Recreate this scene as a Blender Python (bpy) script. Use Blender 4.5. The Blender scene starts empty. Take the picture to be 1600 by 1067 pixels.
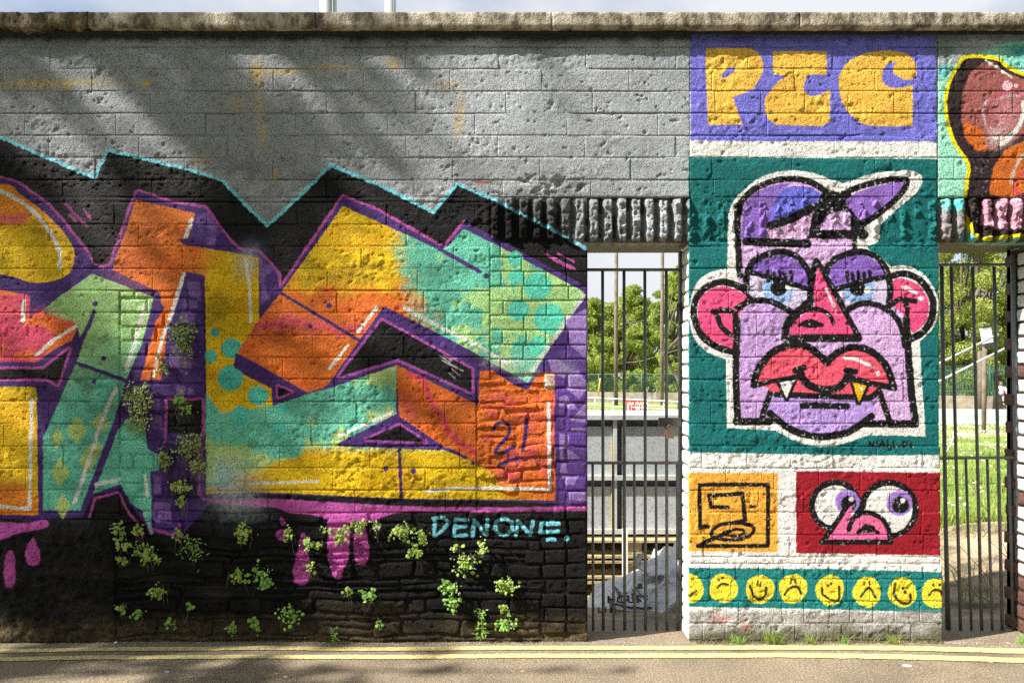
import bpy, math, random
import numpy as np
from mathutils import Vector, Matrix

random.seed(7)
RNG = np.random.RandomState(11)
scene = bpy.context.scene

# ------------------------------------------------------------------ camera
# street side is -Y, the wall face is the plane y = 0, ground z = 0
CAM_Z = 1.2875
cam_data = bpy.data.cameras.new('camera')
cam_data.lens = 28.08
cam_data.sensor_width = 36.0
cam_data.shift_y = 57.0 / 1600.0
cam_data.clip_start = 0.05
cam_data.clip_end = 2000.0
cam = bpy.data.objects.new('camera', cam_data)
cam.location = (0.0, -3.9, CAM_Z)
cam.rotation_euler = (math.radians(90), 0, 0)
scene.collection.objects.link(cam)
scene.camera = cam

# ------------------------------------------------------------------ light
SUN_DIR = Vector((-3.2, -1.12, 3.1)).normalized()          # towards the sun
sun_el = math.asin(SUN_DIR.z)
sun_az = math.atan2(SUN_DIR.x, SUN_DIR.y)
world = bpy.data.worlds.new('World')
scene.world = world
world.use_nodes = True
wn, wl = world.node_tree.nodes, world.node_tree.links
wn.clear()
w_out = wn.new('ShaderNodeOutputWorld')
w_bg = wn.new('ShaderNodeBackground')
w_bg.inputs['Strength'].default_value = 0.068
sky = wn.new('ShaderNodeTexSky')
sky.sky_type = 'NISHITA'
sky.sun_disc = False
sky.sun_elevation = sun_el
sky.sun_rotation = sun_az
sky.air_density = 1.0
sky.dust_density = 1.3
sky.ozone_density = 1.2
w_tc = wn.new('ShaderNodeTexCoord')
w_map = wn.new('ShaderNodeMapping')
w_map.inputs['Scale'].default_value = (1.0, 1.0, 2.2)
w_map.inputs['Location'].default_value = (2.7, 0.1, 0.0)
w_noise = wn.new('ShaderNodeTexNoise')
w_noise.inputs['Scale'].default_value = 1.15
w_noise.inputs['Detail'].default_value = 7.0
w_noise.inputs['Roughness'].default_value = 0.55
w_ramp = wn.new('ShaderNodeValToRGB')
w_ramp.color_ramp.elements[0].position = 0.42
w_ramp.color_ramp.elements[0].color = (0.13, 0.13, 0.13, 1)
w_ramp.color_ramp.elements[1].position = 0.56
w_mix = wn.new('ShaderNodeMixRGB')
w_mix.inputs['Color2'].default_value = (5.3, 5.45, 5.7, 1.0)
wl.new(w_tc.outputs['Generated'], w_map.inputs['Vector'])
wl.new(w_map.outputs['Vector'], w_noise.inputs['Vector'])
wl.new(w_noise.outputs['Fac'], w_ramp.inputs['Fac'])
wl.new(w_ramp.outputs['Color'], w_mix.inputs['Fac'])
wl.new(sky.outputs['Color'], w_mix.inputs['Color1'])
wl.new(w_mix.outputs['Color'], w_bg.inputs['Color'])
wl.new(w_bg.outputs['Background'], w_out.inputs['Surface'])

sun_data = bpy.data.lights.new('sun', 'SUN')
sun_data.energy = 5.0
sun_data.angle = math.radians(0.53)
sun_data.color = (1.0, 0.95, 0.87)
sun = bpy.data.objects.new('sun', sun_data)
sun.rotation_euler = SUN_DIR.to_track_quat('Z', 'Y').to_euler()
scene.collection.objects.link(sun)

scene.view_settings.view_transform = 'Standard'
scene.view_settings.look = 'None'
scene.view_settings.gamma = 1.0
scene.view_settings.use_curve_mapping = False
scene.view_settings.exposure = 1.28
scene.render.engine = 'CYCLES'
scene.cycles.max_bounces = 6
scene.cycles.use_denoising = False

# ------------------------------------------------------------------ helpers
C = scene.collection
S = 320.0                                   # wall units: 320 per metre
def wx(px): return (px - 800.0) / S
def wz(py): return (1002.0 - py) / S
def at(px, py, D):
    """point seen in the direction of wall mark (px, py) at distance D from the street viewpoint"""
    return Vector(((px - 800.0) / 1248.0 * D, D - 3.9, CAM_Z + (590.0 - py) / 1248.0 * D))

def link(name, me, mat=None, parent=None, kind=None):
    o = bpy.data.objects.new(name, me)
    if mat is not None and me is not None and hasattr(me, 'materials') and len(me.materials) == 0:
        me.materials.append(mat)
    C.objects.link(o)
    if parent is not None:
        o.parent = parent
    if kind:
        o['kind'] = kind
    return o

def np_mesh(name, verts, quads, smooth=True, tris=None):
    me = bpy.data.meshes.new(name)
    verts = np.asarray(verts, dtype=np.float32)
    nq = 0 if quads is None else len(quads)
    nt = 0 if tris is None else len(tris)
    idx = []
    if nq: idx.append(np.asarray(quads, dtype=np.int32).ravel())
    if nt: idx.append(np.asarray(tris, dtype=np.int32).ravel())
    idx = np.concatenate(idx)
    me.vertices.add(len(verts)); me.vertices.foreach_set('co', verts.ravel())
    me.loops.add(len(idx)); me.loops.foreach_set('vertex_index', idx)
    me.polygons.add(nq + nt)
    starts = np.concatenate([np.arange(nq, dtype=np.int32) * 4, nq * 4 + np.arange(nt, dtype=np.int32) * 3]).astype(np.int32)
    me.polygons.foreach_set('loop_start', starts)
    me.update(calc_edges=True)
    me.polygons.foreach_set('use_smooth', np.full(nq + nt, smooth, dtype=bool))
    me.validate(clean_customdata=False)
    return me

class MB:
    """collects simple shapes into one mesh"""
    def __init__(self): self.v, self.f = [], []
    def add(self, vs, fs):
        n = len(self.v); self.v += [tuple(p) for p in vs]; self.f += [tuple(i + n for i in f) for f in fs]
    def box(self, x0, x1, y0, y1, z0, z1, jit=0.0, M=None):
        vs = []
        for z in (z0, z1):
            for (x, y) in ((x0, y0), (x1, y0), (x1, y1), (x0, y1)):
                p = Vector((x + random.uniform(-jit, jit), y + random.uniform(-jit, jit), z + random.uniform(-jit, jit)))
                if M is not None: p = M @ p
                vs.append(p)
        self.add(vs, [(0, 3, 2, 1), (4, 5, 6, 7), (0, 1, 5, 4), (1, 2, 6, 5), (2, 3, 7, 6), (3, 0, 4, 7)])
    def tube(self, pts, rad, n=8, cap=True):
        pts = [Vector(p) for p in pts]
        if not hasattr(rad, '__len__'): rad = [rad] * len(pts)
        rings = []
        for i, p in enumerate(pts):
            d = (pts[min(i + 1, len(pts) - 1)] - pts[max(i - 1, 0)]).normalized()
            a = d.orthogonal().normalized() if abs(d.z) < 0.99 else Vector((1, 0, 0))
            if abs(d.z) < 0.99: a = d.cross(Vector((0, 0, 1))).normalized()
            b = d.cross(a).normalized()
            rings.append([p + (a * math.cos(t) + b * math.sin(t)) * rad[i] for t in [2 * math.pi * k / n for k in range(n)]])
        vs = [q for r in rings for q in r]; fs = []
        for i in range(len(pts) - 1):
            for k in range(n):
                fs.append((i * n + k, i * n + (k + 1) % n, (i + 1) * n + (k + 1) % n, (i + 1) * n + k))
        if cap:
            fs.append(tuple(reversed(range(n)))); fs.append(tuple((len(pts) - 1) * n + k for k in range(n)))
        self.add(vs, fs)
    def build(self, name, mat, parent=None, smooth=False, kind=None):
        me = bpy.data.meshes.new(name)
        me.from_pydata([tuple(v) for v in self.v], [], self.f)
        me.update()
        if smooth:
            me.polygons.foreach_set('use_smooth', np.ones(len(me.polygons), dtype=bool))
        return link(name, me, mat, parent, kind)

def thing(name, label, cat, loc=(0, 0, 0), group=None):
    o = bpy.data.objects.new(name, None)
    o.empty_display_size = 0.1
    o.location = loc
    C.objects.link(o)
    o['label'] = label; o['category'] = cat
    if group: o['group'] = group
    return o
def tag(o, label, cat, group=None, kind=None):
    o['label'] = label; o['category'] = cat
    if group: o['group'] = group
    if kind: o['kind'] = kind
    return o

# ------------------------------------------------------------------ noise rasters
def vnoise(h, w, sx, sy=None, seed=0, off=0.0):
    """smooth value noise 0..1 with feature size sx, sy (raster cells)"""
    sy = sy or sx
    r = np.random.RandomState(seed)
    gh, gw = int(h / sy) + 4, int(w / sx) + 4
    g = r.rand(gh, gw).astype(np.float32)
    yy = np.arange(h, dtype=np.float32) / sy + off; xx = np.arange(w, dtype=np.float32) / sx + off
    yi = yy.astype(int); xi = xx.astype(int)
    fy = (yy - yi); fx = (xx - xi)
    fy = fy * fy * (3 - 2 * fy); fx = fx * fx * (3 - 2 * fx)
    a = g[yi][:, xi]; b = g[yi][:, xi + 1]; c = g[yi + 1][:, xi]; d = g[yi + 1][:, xi + 1]
    fy = fy[:, None]; fx = fx[None, :]
    return (a * (1 - fx) + b * fx) * (1 - fy) + (c * (1 - fx) + d * fx) * fy
def fbm(h, w, s, octs=4, seed=0, ratio=1.0, gain=0.5):
    out = np.zeros((h, w), np.float32); amp, tot = 1.0, 0.0
    for k in range(octs):
        out += amp * vnoise(h, w, max(1.5, s * ratio / 2 ** k), max(1.5, s / 2 ** k), seed + 31 * k, 0.37 * k)
        tot += amp; amp *= gain
    return out / tot
def smooth01(a, lo, hi):
    t = np.clip((a - lo) / (hi - lo), 0, 1)
    return t * t * (3 - 2 * t)

# ------------------------------------------------------------------ the paint on the wall
# Painted colours plus some shade in the rib grooves, pits and under the coping, mixed here from shapes in wall units (320 per metre)
PX0, PW, PH = -480, 2560, 1012
def s2l(c):
    c = np.asarray(c, dtype=np.float32) / 255.0
    return np.where(c <= 0.04045, c / 12.92, ((c + 0.055) / 1.055) ** 2.4)
PAINT = np.zeros((PH, PW, 3), np.float32)
N_fine = fbm(PH, PW, 5, 2, 401); N_mid = fbm(PH, PW, 26, 3, 402); N_big = fbm(PH, PW, 120, 3, 403)
N_wide = fbm(PH, PW, 60, 3, 404, ratio=2.0)

def region(pts, m):
    xs = [p[0] for p in pts]; ys = [p[1] for p in pts]
    c0 = max(0, int(min(xs) - PX0 - m)); c1 = min(PW, int(max(xs) - PX0 + m) + 1)
    r0 = max(0, int(min(ys) - m)); r1 = min(PH, int(max(ys) + m) + 1)
    if c1 <= c0 or r1 <= r0: return None
    X, Y = np.meshgrid(np.arange(c0, c1, dtype=np.float32) + PX0 + 0.5, np.arange(r0, r1, dtype=np.float32) + 0.5)
    return (slice(r0, r1), slice(c0, c1)), X, Y
def seg_d2(X, Y, a, b):
    dx, dy = b[0] - a[0], b[1] - a[1]
    L = dx * dx + dy * dy + 1e-9
    t = np.clip(((X - a[0]) * dx + (Y - a[1]) * dy) / L, 0, 1)
    return (X - a[0] - t * dx) ** 2 + (Y - a[1] - t * dy) ** 2
def curve(pts, closed=False, n=6):
    """Catmull-Rom through the points"""
    P = [np.array(p, dtype=float) for p in pts]; m = len(P); out = []
    rng = range(m) if closed else range(m - 1)
    for i in rng:
        p1, p2 = P[i], P[(i + 1) % m]
        p0 = P[(i - 1) % m] if (closed or i > 0) else 2 * p1 - p2
        p3 = P[(i + 2) % m] if (closed or i + 2 < m) else 2 * p2 - p1
        for k in range(n):
            t = k / n
            out.append(tuple(0.5 * ((2 * p1) + (-p0 + p2) * t + (2 * p0 - 5 * p1 + 4 * p2 - p3) * t * t + (-p0 + 3 * p1 - 3 * p2 + p3) * t ** 3)))
    if not closed: out.append(tuple(P[-1]))
    return out
def put(sl, X, Y, a, col):
    if callable(col): c = col(X, Y, sl)
    else: c = s2l(col)
    P = PAINT[sl]
    PAINT[sl] = P * (1 - a[..., None]) + c * a[..., None]
def wob(sl, amt=1.3): return (N_fine[sl] - 0.5) * 2 * amt
def fill(pts, col, soft=0.7, alpha=1.0, smooth=False, rough=1.0):
    if smooth: pts = curve(pts, True)
    R = region(pts, 4 + soft * 2)
    if R is None: return
    sl, X, Y = R
    d2 = np.full(X.shape, 1e9, np.float32); ins = np.zeros(X.shape, bool)
    for i in range(len(pts)):
        a, b = pts[i], pts[(i + 1) % len(pts)]
        d2 = np.minimum(d2, seg_d2(X, Y, a, b))
        if a[1] != b[1]:
            c = ((a[1] > Y) != (b[1] > Y)) & (X < (b[0] - a[0]) * (Y - a[1]) / (b[1] - a[1]) + a[0])
            ins ^= c
    d = np.sqrt(d2); d = np.where(ins, -d, d) + wob(sl, rough)
    put(sl, X, Y, alpha * smooth01(-d, -soft, soft), col)
def stroke(pts, w, col, soft=0.7, alpha=1.0, smooth=False, closed=False, rough=1.0):
    if smooth: pts = curve(pts, closed)
    if closed: pts = list(pts) + [pts[0]]
    R = region(pts, w + 3 + soft)
    if R is None: return
    sl, X, Y = R
    d2 = np.full(X.shape, 1e9, np.float32)
    if len(pts) == 1: d2 = seg_d2(X, Y, pts[0], pts[0])
    for i in range(len(pts) - 1): d2 = np.minimum(d2, seg_d2(X, Y, pts[i], pts[i + 1]))
    d = np.sqrt(d2) - w / 2 + wob(sl, rough)
    put(sl, X, Y, alpha * smooth01(-d, -soft, soft), col)
def dot(x, y, r, col, soft=0.7, alpha=1.0, rough=1.0): stroke([(x, y)], 2 * r, col, soft, alpha, rough=rough)
def spray(x, y, rx, ry, col, alpha=0.6, grain=0.5):
    R = region([(x - 2 * rx, y - 2 * ry), (x + 2 * rx, y + 2 * ry)], 1)
    if R is None: return
    sl, X, Y = R
    a = np.exp(-(((X - x) / rx) ** 2 + ((Y - y) / ry) ** 2)) * alpha
    a = np.clip(a * (1 - grain + 2 * grain * N_fine[sl]), 0, 1)
    put(sl, X, Y, a, col)
def blend(c1, c2, f):
    a, b = s2l(c1), s2l(c2)
    return a + (b - a) * f[..., None]

# ---- base coats
GREY = (164, 169, 176); BLACK = (15, 14, 16); CYAN = (120, 205, 225)
PURP = (74, 46, 118); LPURP = (128, 92, 168); MAG = (190, 84, 168)
YEL = (230, 190, 18); ORA = (226, 116, 40); PINK = (226, 74, 120)
MINT = (104, 194, 168); LGRN = (164, 208, 136); WHT = (236, 234, 232)
PAINT[:] = s2l(GREY)
PAINT *= (0.86 + 0.28 * N_big[..., None])
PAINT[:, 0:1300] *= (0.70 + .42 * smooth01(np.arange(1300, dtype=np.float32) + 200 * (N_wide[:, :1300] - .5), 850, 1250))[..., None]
put((slice(0, PH), slice(0, 900)), None, None, 0.25 * smooth01(N_mid[:, 0:900], 0.5, 0.75), (150, 158, 160))
put((slice(0, 320), slice(480, 1300)), None, None, 0.55 * smooth01(fbm(320, 820, 40, 3, 77), 0.60, 0.75), (160, 164, 170))
# old yellow stains and smudges on the grey
for (x, y, rx, ry, a) in ((45, 132, 50, 7, .5), (120, 128, 60, 6, .35), (228, 130, 6, 5, .8), (104, 136, 6, 5, .8), (402, 115, 9, 20, .6), (404, 165, 8, 18, .35),
                          (440, 112, 40, 6, .4), (520, 105, 30, 6, .4), (615, 100, 10, 8, .6), (700, 132, 16, 7, .35), (720, 172, 7, 26, .45), (715, 200, 6, 20, .3),
                          (410, 210, 8, 20, .3), (430, 273, 3, 9, .8), (370, 160, 14, 10, .3), (312, 250, 14, 8, .25)):
    spray(x, y, rx, ry, (205, 170, 60), a, 0.8)
spray(470, 60, 60, 10, (120, 110, 95), .3); spray(900, 60, 60, 12, (60, 60, 60), .5)
stroke([(742, 284), (768, 285)], 4, (170, 60, 50), alpha=.7)
fill([(760, 290), (800, 282), (880, 285), (860, 298), (790, 302)], (205, 206, 206), soft=5, alpha=.6)
# black ground colour of the left piece
top = [(-480, 240), (-330, 150), (-260, 235), (-120, 160), (0, 214), (122, 267), (147, 278), (169, 234), (300, 266), (347, 282), (400, 336), (418, 352), (466, 308), (517, 258), (600, 292), (677, 331), (714, 287), (775, 313), (800, 327), (860, 357), (914, 388)]
spray(845, 350, 60, 34, BLACK, .9, .3); spray(800, 330, 40, 30, BLACK, .7, .3)
fill(top + [(921, 395), (921, 1015), (-480, 1015)], BLACK)
stroke(top, 5.2, CYAN, rough=1.6)
for (x0, y0, x1, y1) in ((102, 318, 136, 354), (132, 329, 144, 343), (108, 336, 118, 344)):
    stroke([(x0, y0), (x1, y1)], 4, MAG, alpha=.6, rough=2.5, soft=1.5)
for (x0, y0, x1, y1, w) in ((858, 400, 892, 418, 5), (872, 396, 896, 408, 3), (884, 412, 898, 420, 4), (850, 396, 870, 404, 3)):
    stroke([(x0, y0), (x1, y1)], w, MAG, alpha=.8, rough=1.6)
# ---- the lettering: silhouette in purple with a magenta keyline
sil = curve([(-480, 320), (-200, 260), (0, 277), (50, 300), (82, 325), (112, 360), (135, 390), (147, 412)]) + [(160, 417), (170, 412), (184, 377), (212, 299), (217, 297), (270, 315), (322, 323), (360, 375), (375, 388), (405, 392), (425, 412), (437, 428), (438, 448), (535, 305), (590, 327), (693, 385), (725, 345), (800, 385), (921, 450), (921, 790), (800, 783), (625, 779), (400, 771), (330, 784), (284, 838), (236, 832), (205, 790), (188, 763), (145, 773), (130, 806), (62, 812), (-480, 800)]
fill(sil, PURP)
stroke(sil[:-15], 4.5, MAG, rough=1.4, alpha=.85)
def purple_lights(X, Y, sl): return blend(PURP, LPURP, smooth01(N_mid[sl], .45, .65))
fill([(308, 338), (324, 330), (364, 386), (330, 384), (300, 372)], purple_lights, soft=3)
fill([(402, 400), (430, 420), (434, 452), (408, 478)], purple_lights, soft=3)
spray(395, 392, 16, 16, (130, 130, 175), .5)
# D lobe
def col_d(X, Y, sl):
    f = smooth01(Y + 26 * (N_mid[sl] - .5) * 2, 325, 372)
    c = blend((244, 150, 40), YEL, f)
    p = np.exp(-((Y - 342 + 20 * (N_mid[sl] - .5)) / 9) ** 2) * smooth01(60 - X, 0, 30)
    return c + (s2l(PINK) - c) * (p * .75)[..., None]
fill([(-150, 300), (0, 287), (32, 304), (67, 330), (95, 357), (112, 382), (116, 399), (112, 420), (100, 432), (77, 440), (45, 440), (0, 428), (-150, 410)], col_d, smooth=True)
stroke([(-20, 292), (0, 298), (37, 318), (56, 334), (72, 354), (85, 374), (93, 395), (93, 418)], 6.5, WHT, smooth=True, rough=1.6)
# pink orange block under it
def col_e(X, Y, sl): return blend((243, 120, 45), (222, 78, 110), smooth01(N_mid[sl] * .6 + N_wide[sl] * .4, .47, .62))
fill([(-200, 440), (0, 452), (47, 462), (45, 500), (60, 486), (92, 494), (124, 505), (112, 531), (85, 545), (57, 565), (-200, 566)], col_e)
stroke([(37, 469), (35, 500)], 6, WHT, rough=1.6); stroke([(122, 507), (85, 530), (57, 554)], 5.5, WHT, rough=1.5)
# black slot
slot = [(-200, 576), (67, 576), (108, 545), (90, 600), (72, 591), (-200, 590)]
stroke(slot, 15, PURP, closed=True); stroke(slot, 8, MAG, closed=True); fill(slot, BLACK)
# yellow block low left
def col_y(X, Y, sl): return blend(YEL, (240, 140, 40), smooth01(N_wide[sl] + (Y - 700) / 500, .62, .8))
fill([(-200, 600), (57, 604), (60, 804), (-200, 800)], col_y)
stroke([(49, 621), (48, 700), (46, 794), (0, 790), (-30, 780)], 5.5, WHT, rough=1.5)
# green arm
def col_g(X, Y, sl):
    f = smooth01(Y + 60 * (N_mid[sl] - .5) + 70 * (N_wide[sl] - .5), 500, 640)
    return blend(LGRN, MINT, f)
fill([(144, 427), (240, 464), (222, 534), (197, 594), (175, 664), (125, 797), (67, 797), (67, 674), (92, 616), (117, 556), (125, 532), (122, 507), (92, 495), (65, 487), (87, 467)], col_g)
spray(70, 488, 26, 7, PINK, .5, .8); spray(108, 505, 12, 6, PINK, .5, .8)
for (x, y, a, b) in ((120, 672, 17, 22), (157, 660, 14, 18), (89, 684, 11, 17), (94, 737, 15, 24), (137, 718, 14, 24), (98, 790, 13, 20), (150, 700, 10, 16)):
    fill([(x, y - b), (x + a, y), (x, y + b), (x - a, y)], (186, 208, 112), soft=1.8, alpha=.85)
stroke([(147, 486), (139, 508), (127, 530), (118, 560), (92, 618), (67, 676)], 7, PURP); dot(149, 474, 4, PURP)
stroke([(112, 564), (197, 594)], 6, PURP); dot(162, 559, 4, PURP); dot(147, 595, 3.6, PURP)
for seg in ([(227, 474), (213, 528), (196, 578)], [(182, 606), (160, 654), (130, 746), (116, 784)]): stroke(seg, 6, WHT, alpha=.85, rough=1.6)
# second wedge
fill([(200, 652), (226, 662), (230, 700), (252, 712), (248, 735), (235, 735), (237, 780), (236, 822), (226, 800), (206, 786), (188, 756), (145, 770), (148, 765), (185, 670)], col_g)
stroke([(150, 756), (185, 749)], 6, WHT, alpha=.7, rough=2); stroke([(226, 744), (231, 774)], 6, WHT, alpha=.8)
stroke([(226, 800), (236, 832)], 6, (150, 215, 200), alpha=.8)
nt = [(140, 806), (148, 778), (186, 768), (200, 800), (214, 815), (222, 838)]
fill(nt + [(140, 838)], BLACK); stroke(nt, 4, MAG, alpha=.8)
# orange and yellow vertical arm
def col_f(X, Y, sl):
    f = smooth01(X * .9 + Y * .5 + 40 * (N_mid[sl] - .5), 470, 520)
    return blend((226, 120, 44), YEL, f)
fill([(212, 312), (306, 333), (294, 372), (278, 373), (287, 382), (350, 392), (404, 402), (405, 500), (370, 551), (363, 575), (425, 607), (425, 634), (345, 647), (322, 616), (320, 430), (292, 424), (262, 482), (252, 475), (250, 457), (175, 421)], col_f)
spray(225, 420, 40, 30, (215, 110, 40), .35)
fill([(262, 474), (290, 425), (276, 470), (262, 510), (252, 592), (219, 593), (232, 545), (243, 502)], (234, 116, 40))
stroke([(287, 427), (265, 500)], 6, WHT, rough=1.3); stroke([(260, 507), (250, 541), (240, 587)], 5, WHT, rough=1.6)
spray(385, 412, 16, 18, (215, 215, 205), .65, .7)
stroke([(384, 404), (389, 442), (392, 502)], 5, WHT, alpha=.9, rough=1.5); stroke([(300, 341), (290, 370)], 5.5, WHT, rough=1.5)
# dark column with lighter facets
for q in ([(292, 440), (312, 440), (314, 470), (296, 462)], [(286, 468), (308, 470), (310, 482), (284, 480)], [(282, 486), (308, 488), (300, 505), (280, 500)], [(272, 600), (300, 606), (306, 616), (276, 616)],
          [(236, 620), (254, 624), (254, 640), (236, 640)], [(234, 645), (252, 650), (256, 672), (236, 668)], [(266, 720), (298, 716), (306, 745), (272, 750)], [(240, 742), (252, 742), (252, 770), (240, 770)],
          [(236, 784), (266, 784), (270, 815), (240, 815)], [(268, 540), (300, 545), (300, 575), (264, 575)]):
    fill(q, LPURP, soft=2.0, alpha=.85)
fill([(260, 622), (316, 622), (316, 678), (262, 676)], BLACK); stroke([(258, 690), (260, 622), (317, 622), (318, 676), (311, 700), (311, 770), (318, 780), (338, 782)], 4.5, MAG, alpha=.8, rough=1.6)
fill([(258, 690), (308, 694), (308, 780), (262, 776)], (40, 30, 60), soft=3, alpha=.8)
stroke([(232, 825), (256, 830), (278, 840), (280, 818)], 5, MAG, alpha=.7)
for (x, y, r) in ((336, 519, 7), (329, 556, 10), (362, 544, 16), (360, 590, 20), (401, 617, 14), (376, 648, 14)): dot(x, y, r, (85, 195, 180))
# the big angular letter
def col_s(X, Y, sl):
    n1 = N_mid[sl] - .5; n2 = N_wide[sl] - .5
    c = blend(YEL, ORA, smooth01(Y + 50 * n1 - .05 * X, 400, 440))
    c = c + (s2l(PINK) - c) * (np.exp(-(((Y - (505 + (X - 450) * .1)) + 30 * n1) / 11) ** 2) * .65 * smooth01(600 - X, 0, 60))[..., None]
    g = blend(MINT, (166, 210, 138), smooth01(n1 + n2 * 1.2 + (X - 780) / 400, -.02, .12))
    f = smooth01(X + 70 * n1 + 60 * n2 - .35 * (Y - 440), 618, 668)
    return c + (g - c) * f[..., None]
band = [(536, 322), (687, 390), (700, 384), (725, 357), (800, 395), (913, 456), (825, 598), (717, 537), (600, 478), (560, 534), (512, 603), (480, 613), (400, 567), (371, 551), (400, 506), (440, 455)]
fill(band, col_s)
for (x, y, r) in ((840, 447, 22), (807, 432, 13), (810, 484, 17), (858, 497, 24), (805, 404, 12), (842, 540, 16)): dot(x, y, r, (92, 205, 180), soft=2.0)
stroke([(687, 389), (750, 424)], 6.5, PURP); dot(760, 431, 4, PURP)
stroke([(440, 458), (500, 494), (562, 532)], 5, PURP); dot(514, 477, 4.2, PURP); dot(485, 509, 3.8, PURP)
stroke([(589, 480), (560, 517)], 5, WHT); stroke([(544, 539), (515, 575)], 5, WHT)
stroke([(632, 481), (680, 506), (732, 532), (790, 566)], 6.5, (214, 222, 214), alpha=.85, rough=1.6)
stroke([(911, 462), (885, 500), (857, 540), (832, 578)], 7, (200, 212, 196), alpha=.85, rough=1.6)
spray(790, 566, 30, 8, WHT, .5, .8); spray(822, 584, 18, 8, (220, 232, 214), .5, .8)
tri = [(597, 500), (737, 577), (737, 612), (622, 560), (530, 588)]
fill([(600, 480), (749, 566), (750, 636), (622, 572), (507, 607)], PURP); stroke(tri, 9, (170, 84, 170), closed=True, rough=1.2); fill(tri, BLACK)
for (x0, y0, x1, y1) in ((687, 556, 702, 564), (690, 562, 724, 579), (706, 576, 718, 586), (702, 582, 710, 590), (694, 556, 706, 562)): stroke([(x0, y0), (x1, y1)], 2.4, (205, 190, 205), alpha=.7, rough=1.2)
tr3 = [(434, 603), (455, 612), (434, 620)]
fill([(368, 551), (400, 567), (481, 614), (427, 631), (426, 606), (366, 574)], PURP); stroke(tr3, 7, MAG, closed=True); fill(tr3, BLACK)
def col_m(X, Y, sl):
    g = blend(MINT, (176, 206, 130), smooth01(N_mid[sl] * .5 + N_wide[sl] * .5, .48, .60))
    f = smooth01(X * .35 + Y + 40 * (N_mid[sl] - .5), 868, 886) * smooth01(Y, 690, 712)
    return g + (s2l(YEL) - g) * f[..., None]
fill([(427, 633), (480, 615), (512, 607), (620, 570), (619, 646), (527, 692), (530, 697), (700, 703), (740, 722), (790, 745), (868, 764), (868, 781), (625, 778), (400, 768), (322, 771), (322, 616), (345, 647)], col_m)
fill([(322, 616), (345, 645), (372, 640), (350, 700), (322, 700)], col_m, soft=5)
for (x, y, r) in ((404, 618, 15), (443, 640, 8), (376, 648, 14), (437, 668, 12)): dot(x, y, r, (84, 198, 182), soft=1.5)
def col_o(X, Y, sl):
    c = blend((228, 116, 42), (212, 84, 88), smooth01(N_mid[sl] * .6 + N_wide[sl] * .4 + (X - 790) / 900, .54, .74))
    t = smooth01(Y + 0.25 * (800 - X) + 30 * (N_mid[sl] - .5), 748, 768)
    return c + (s2l((236, 160, 36)) - c) * (t * .8)[..., None]
fill([(619, 569), (747, 632), (750, 579), (770, 578), (795, 596), (824, 610), (842, 583), (867, 581), (871, 766), (868, 781), (790, 779), (770, 738), (727, 714), (697, 700), (624, 652)], col_o, soft=1.2)
stroke([(640, 583), (662, 595), (672, 622), (690, 650), (705, 680), (740, 705)], 8, (226, 60, 110), soft=3, alpha=.75, smooth=True, rough=2.5)
spray(826, 655, 30, 12, PINK, .35, .7); spray(790, 745, 26, 12, PINK, .3, .7); spray(640, 640, 12, 22, PINK, .4, .6)
tr2 = [(572, 686), (624, 664), (665, 690)]
fill([(525, 695), (624, 650), (700, 701)], PURP); stroke(tr2, 8, (165, 80, 165), closed=True); fill(tr2, BLACK)
stroke([(700, 701), (727, 714)], 5, PURP); dot(739, 723, 3, PURP)
stroke([(624, 697), (627, 776)], 5, PURP); dot(603, 731, 3.8, PURP); dot(646, 735, 4.2, PURP)
stroke([(390, 755), (450, 753), (497, 751)], 5, WHT, rough=1.7, alpha=.85); stroke([(531, 679), (572, 662), (613, 644)], 5, WHT, rough=1.5)
stroke([(666, 767), (710, 762), (800, 762), (859, 764), (858, 690), (857, 630)], 5.4, WHT, rough=1.5)
# 2! with its underline
INK = (66, 42, 112)
stroke([(771, 672), (776, 662), (788, 660), (796, 668), (792, 682), (780, 696), (774, 706), (786, 706), (803, 698)], 5.6, INK, smooth=True)
stroke([(823, 655), (821, 680), (817, 702)], 5.6, INK); stroke([(779, 727), (796, 719), (815, 714)], 5.6, INK)
# quoin: facets in two purples
fill([(866, 575), (921, 470), (921, 790), (872, 790)], (92, 60, 140), soft=1)
for q in ([(884, 500), (921, 478), (921, 540), (893, 540)], [(856, 560), (871, 559), (897, 580), (900, 600), (862, 580)], [(893, 540), (921, 540), (921, 566)], [(886, 583), (904, 578), (921, 602), (904, 622), (884, 606)], [(874, 620), (884, 616), (904, 640), (872, 634)],
          [(905, 640), (921, 620), (921, 662), (890, 656)], [(894, 668), (919, 668), (919, 674), (893, 672)], [(874, 676), (890, 680), (886, 700), (874, 704)], [(874, 704), (892, 702), (906, 716), (876, 718)], [(877, 742), (906, 742), (896, 756), (884, 756)], [(888, 768), (921, 766), (921, 782), (890, 780)], [(876, 724), (884, 722), (886, 738), (876, 738)]):
    fill(q, (150, 120, 188), soft=1.0)
fill([(866, 640), (873, 600), (874, 790), (868, 790)], (70, 44, 112), soft=1)
fill([(850, 585), (866, 582), (866, 606), (852, 610)], (196, 168, 150), soft=2); dot(855, 598, 5, (225, 218, 210), soft=3)
spray(886, 574, 14, 12, (150, 150, 170), .5, .6)
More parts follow.
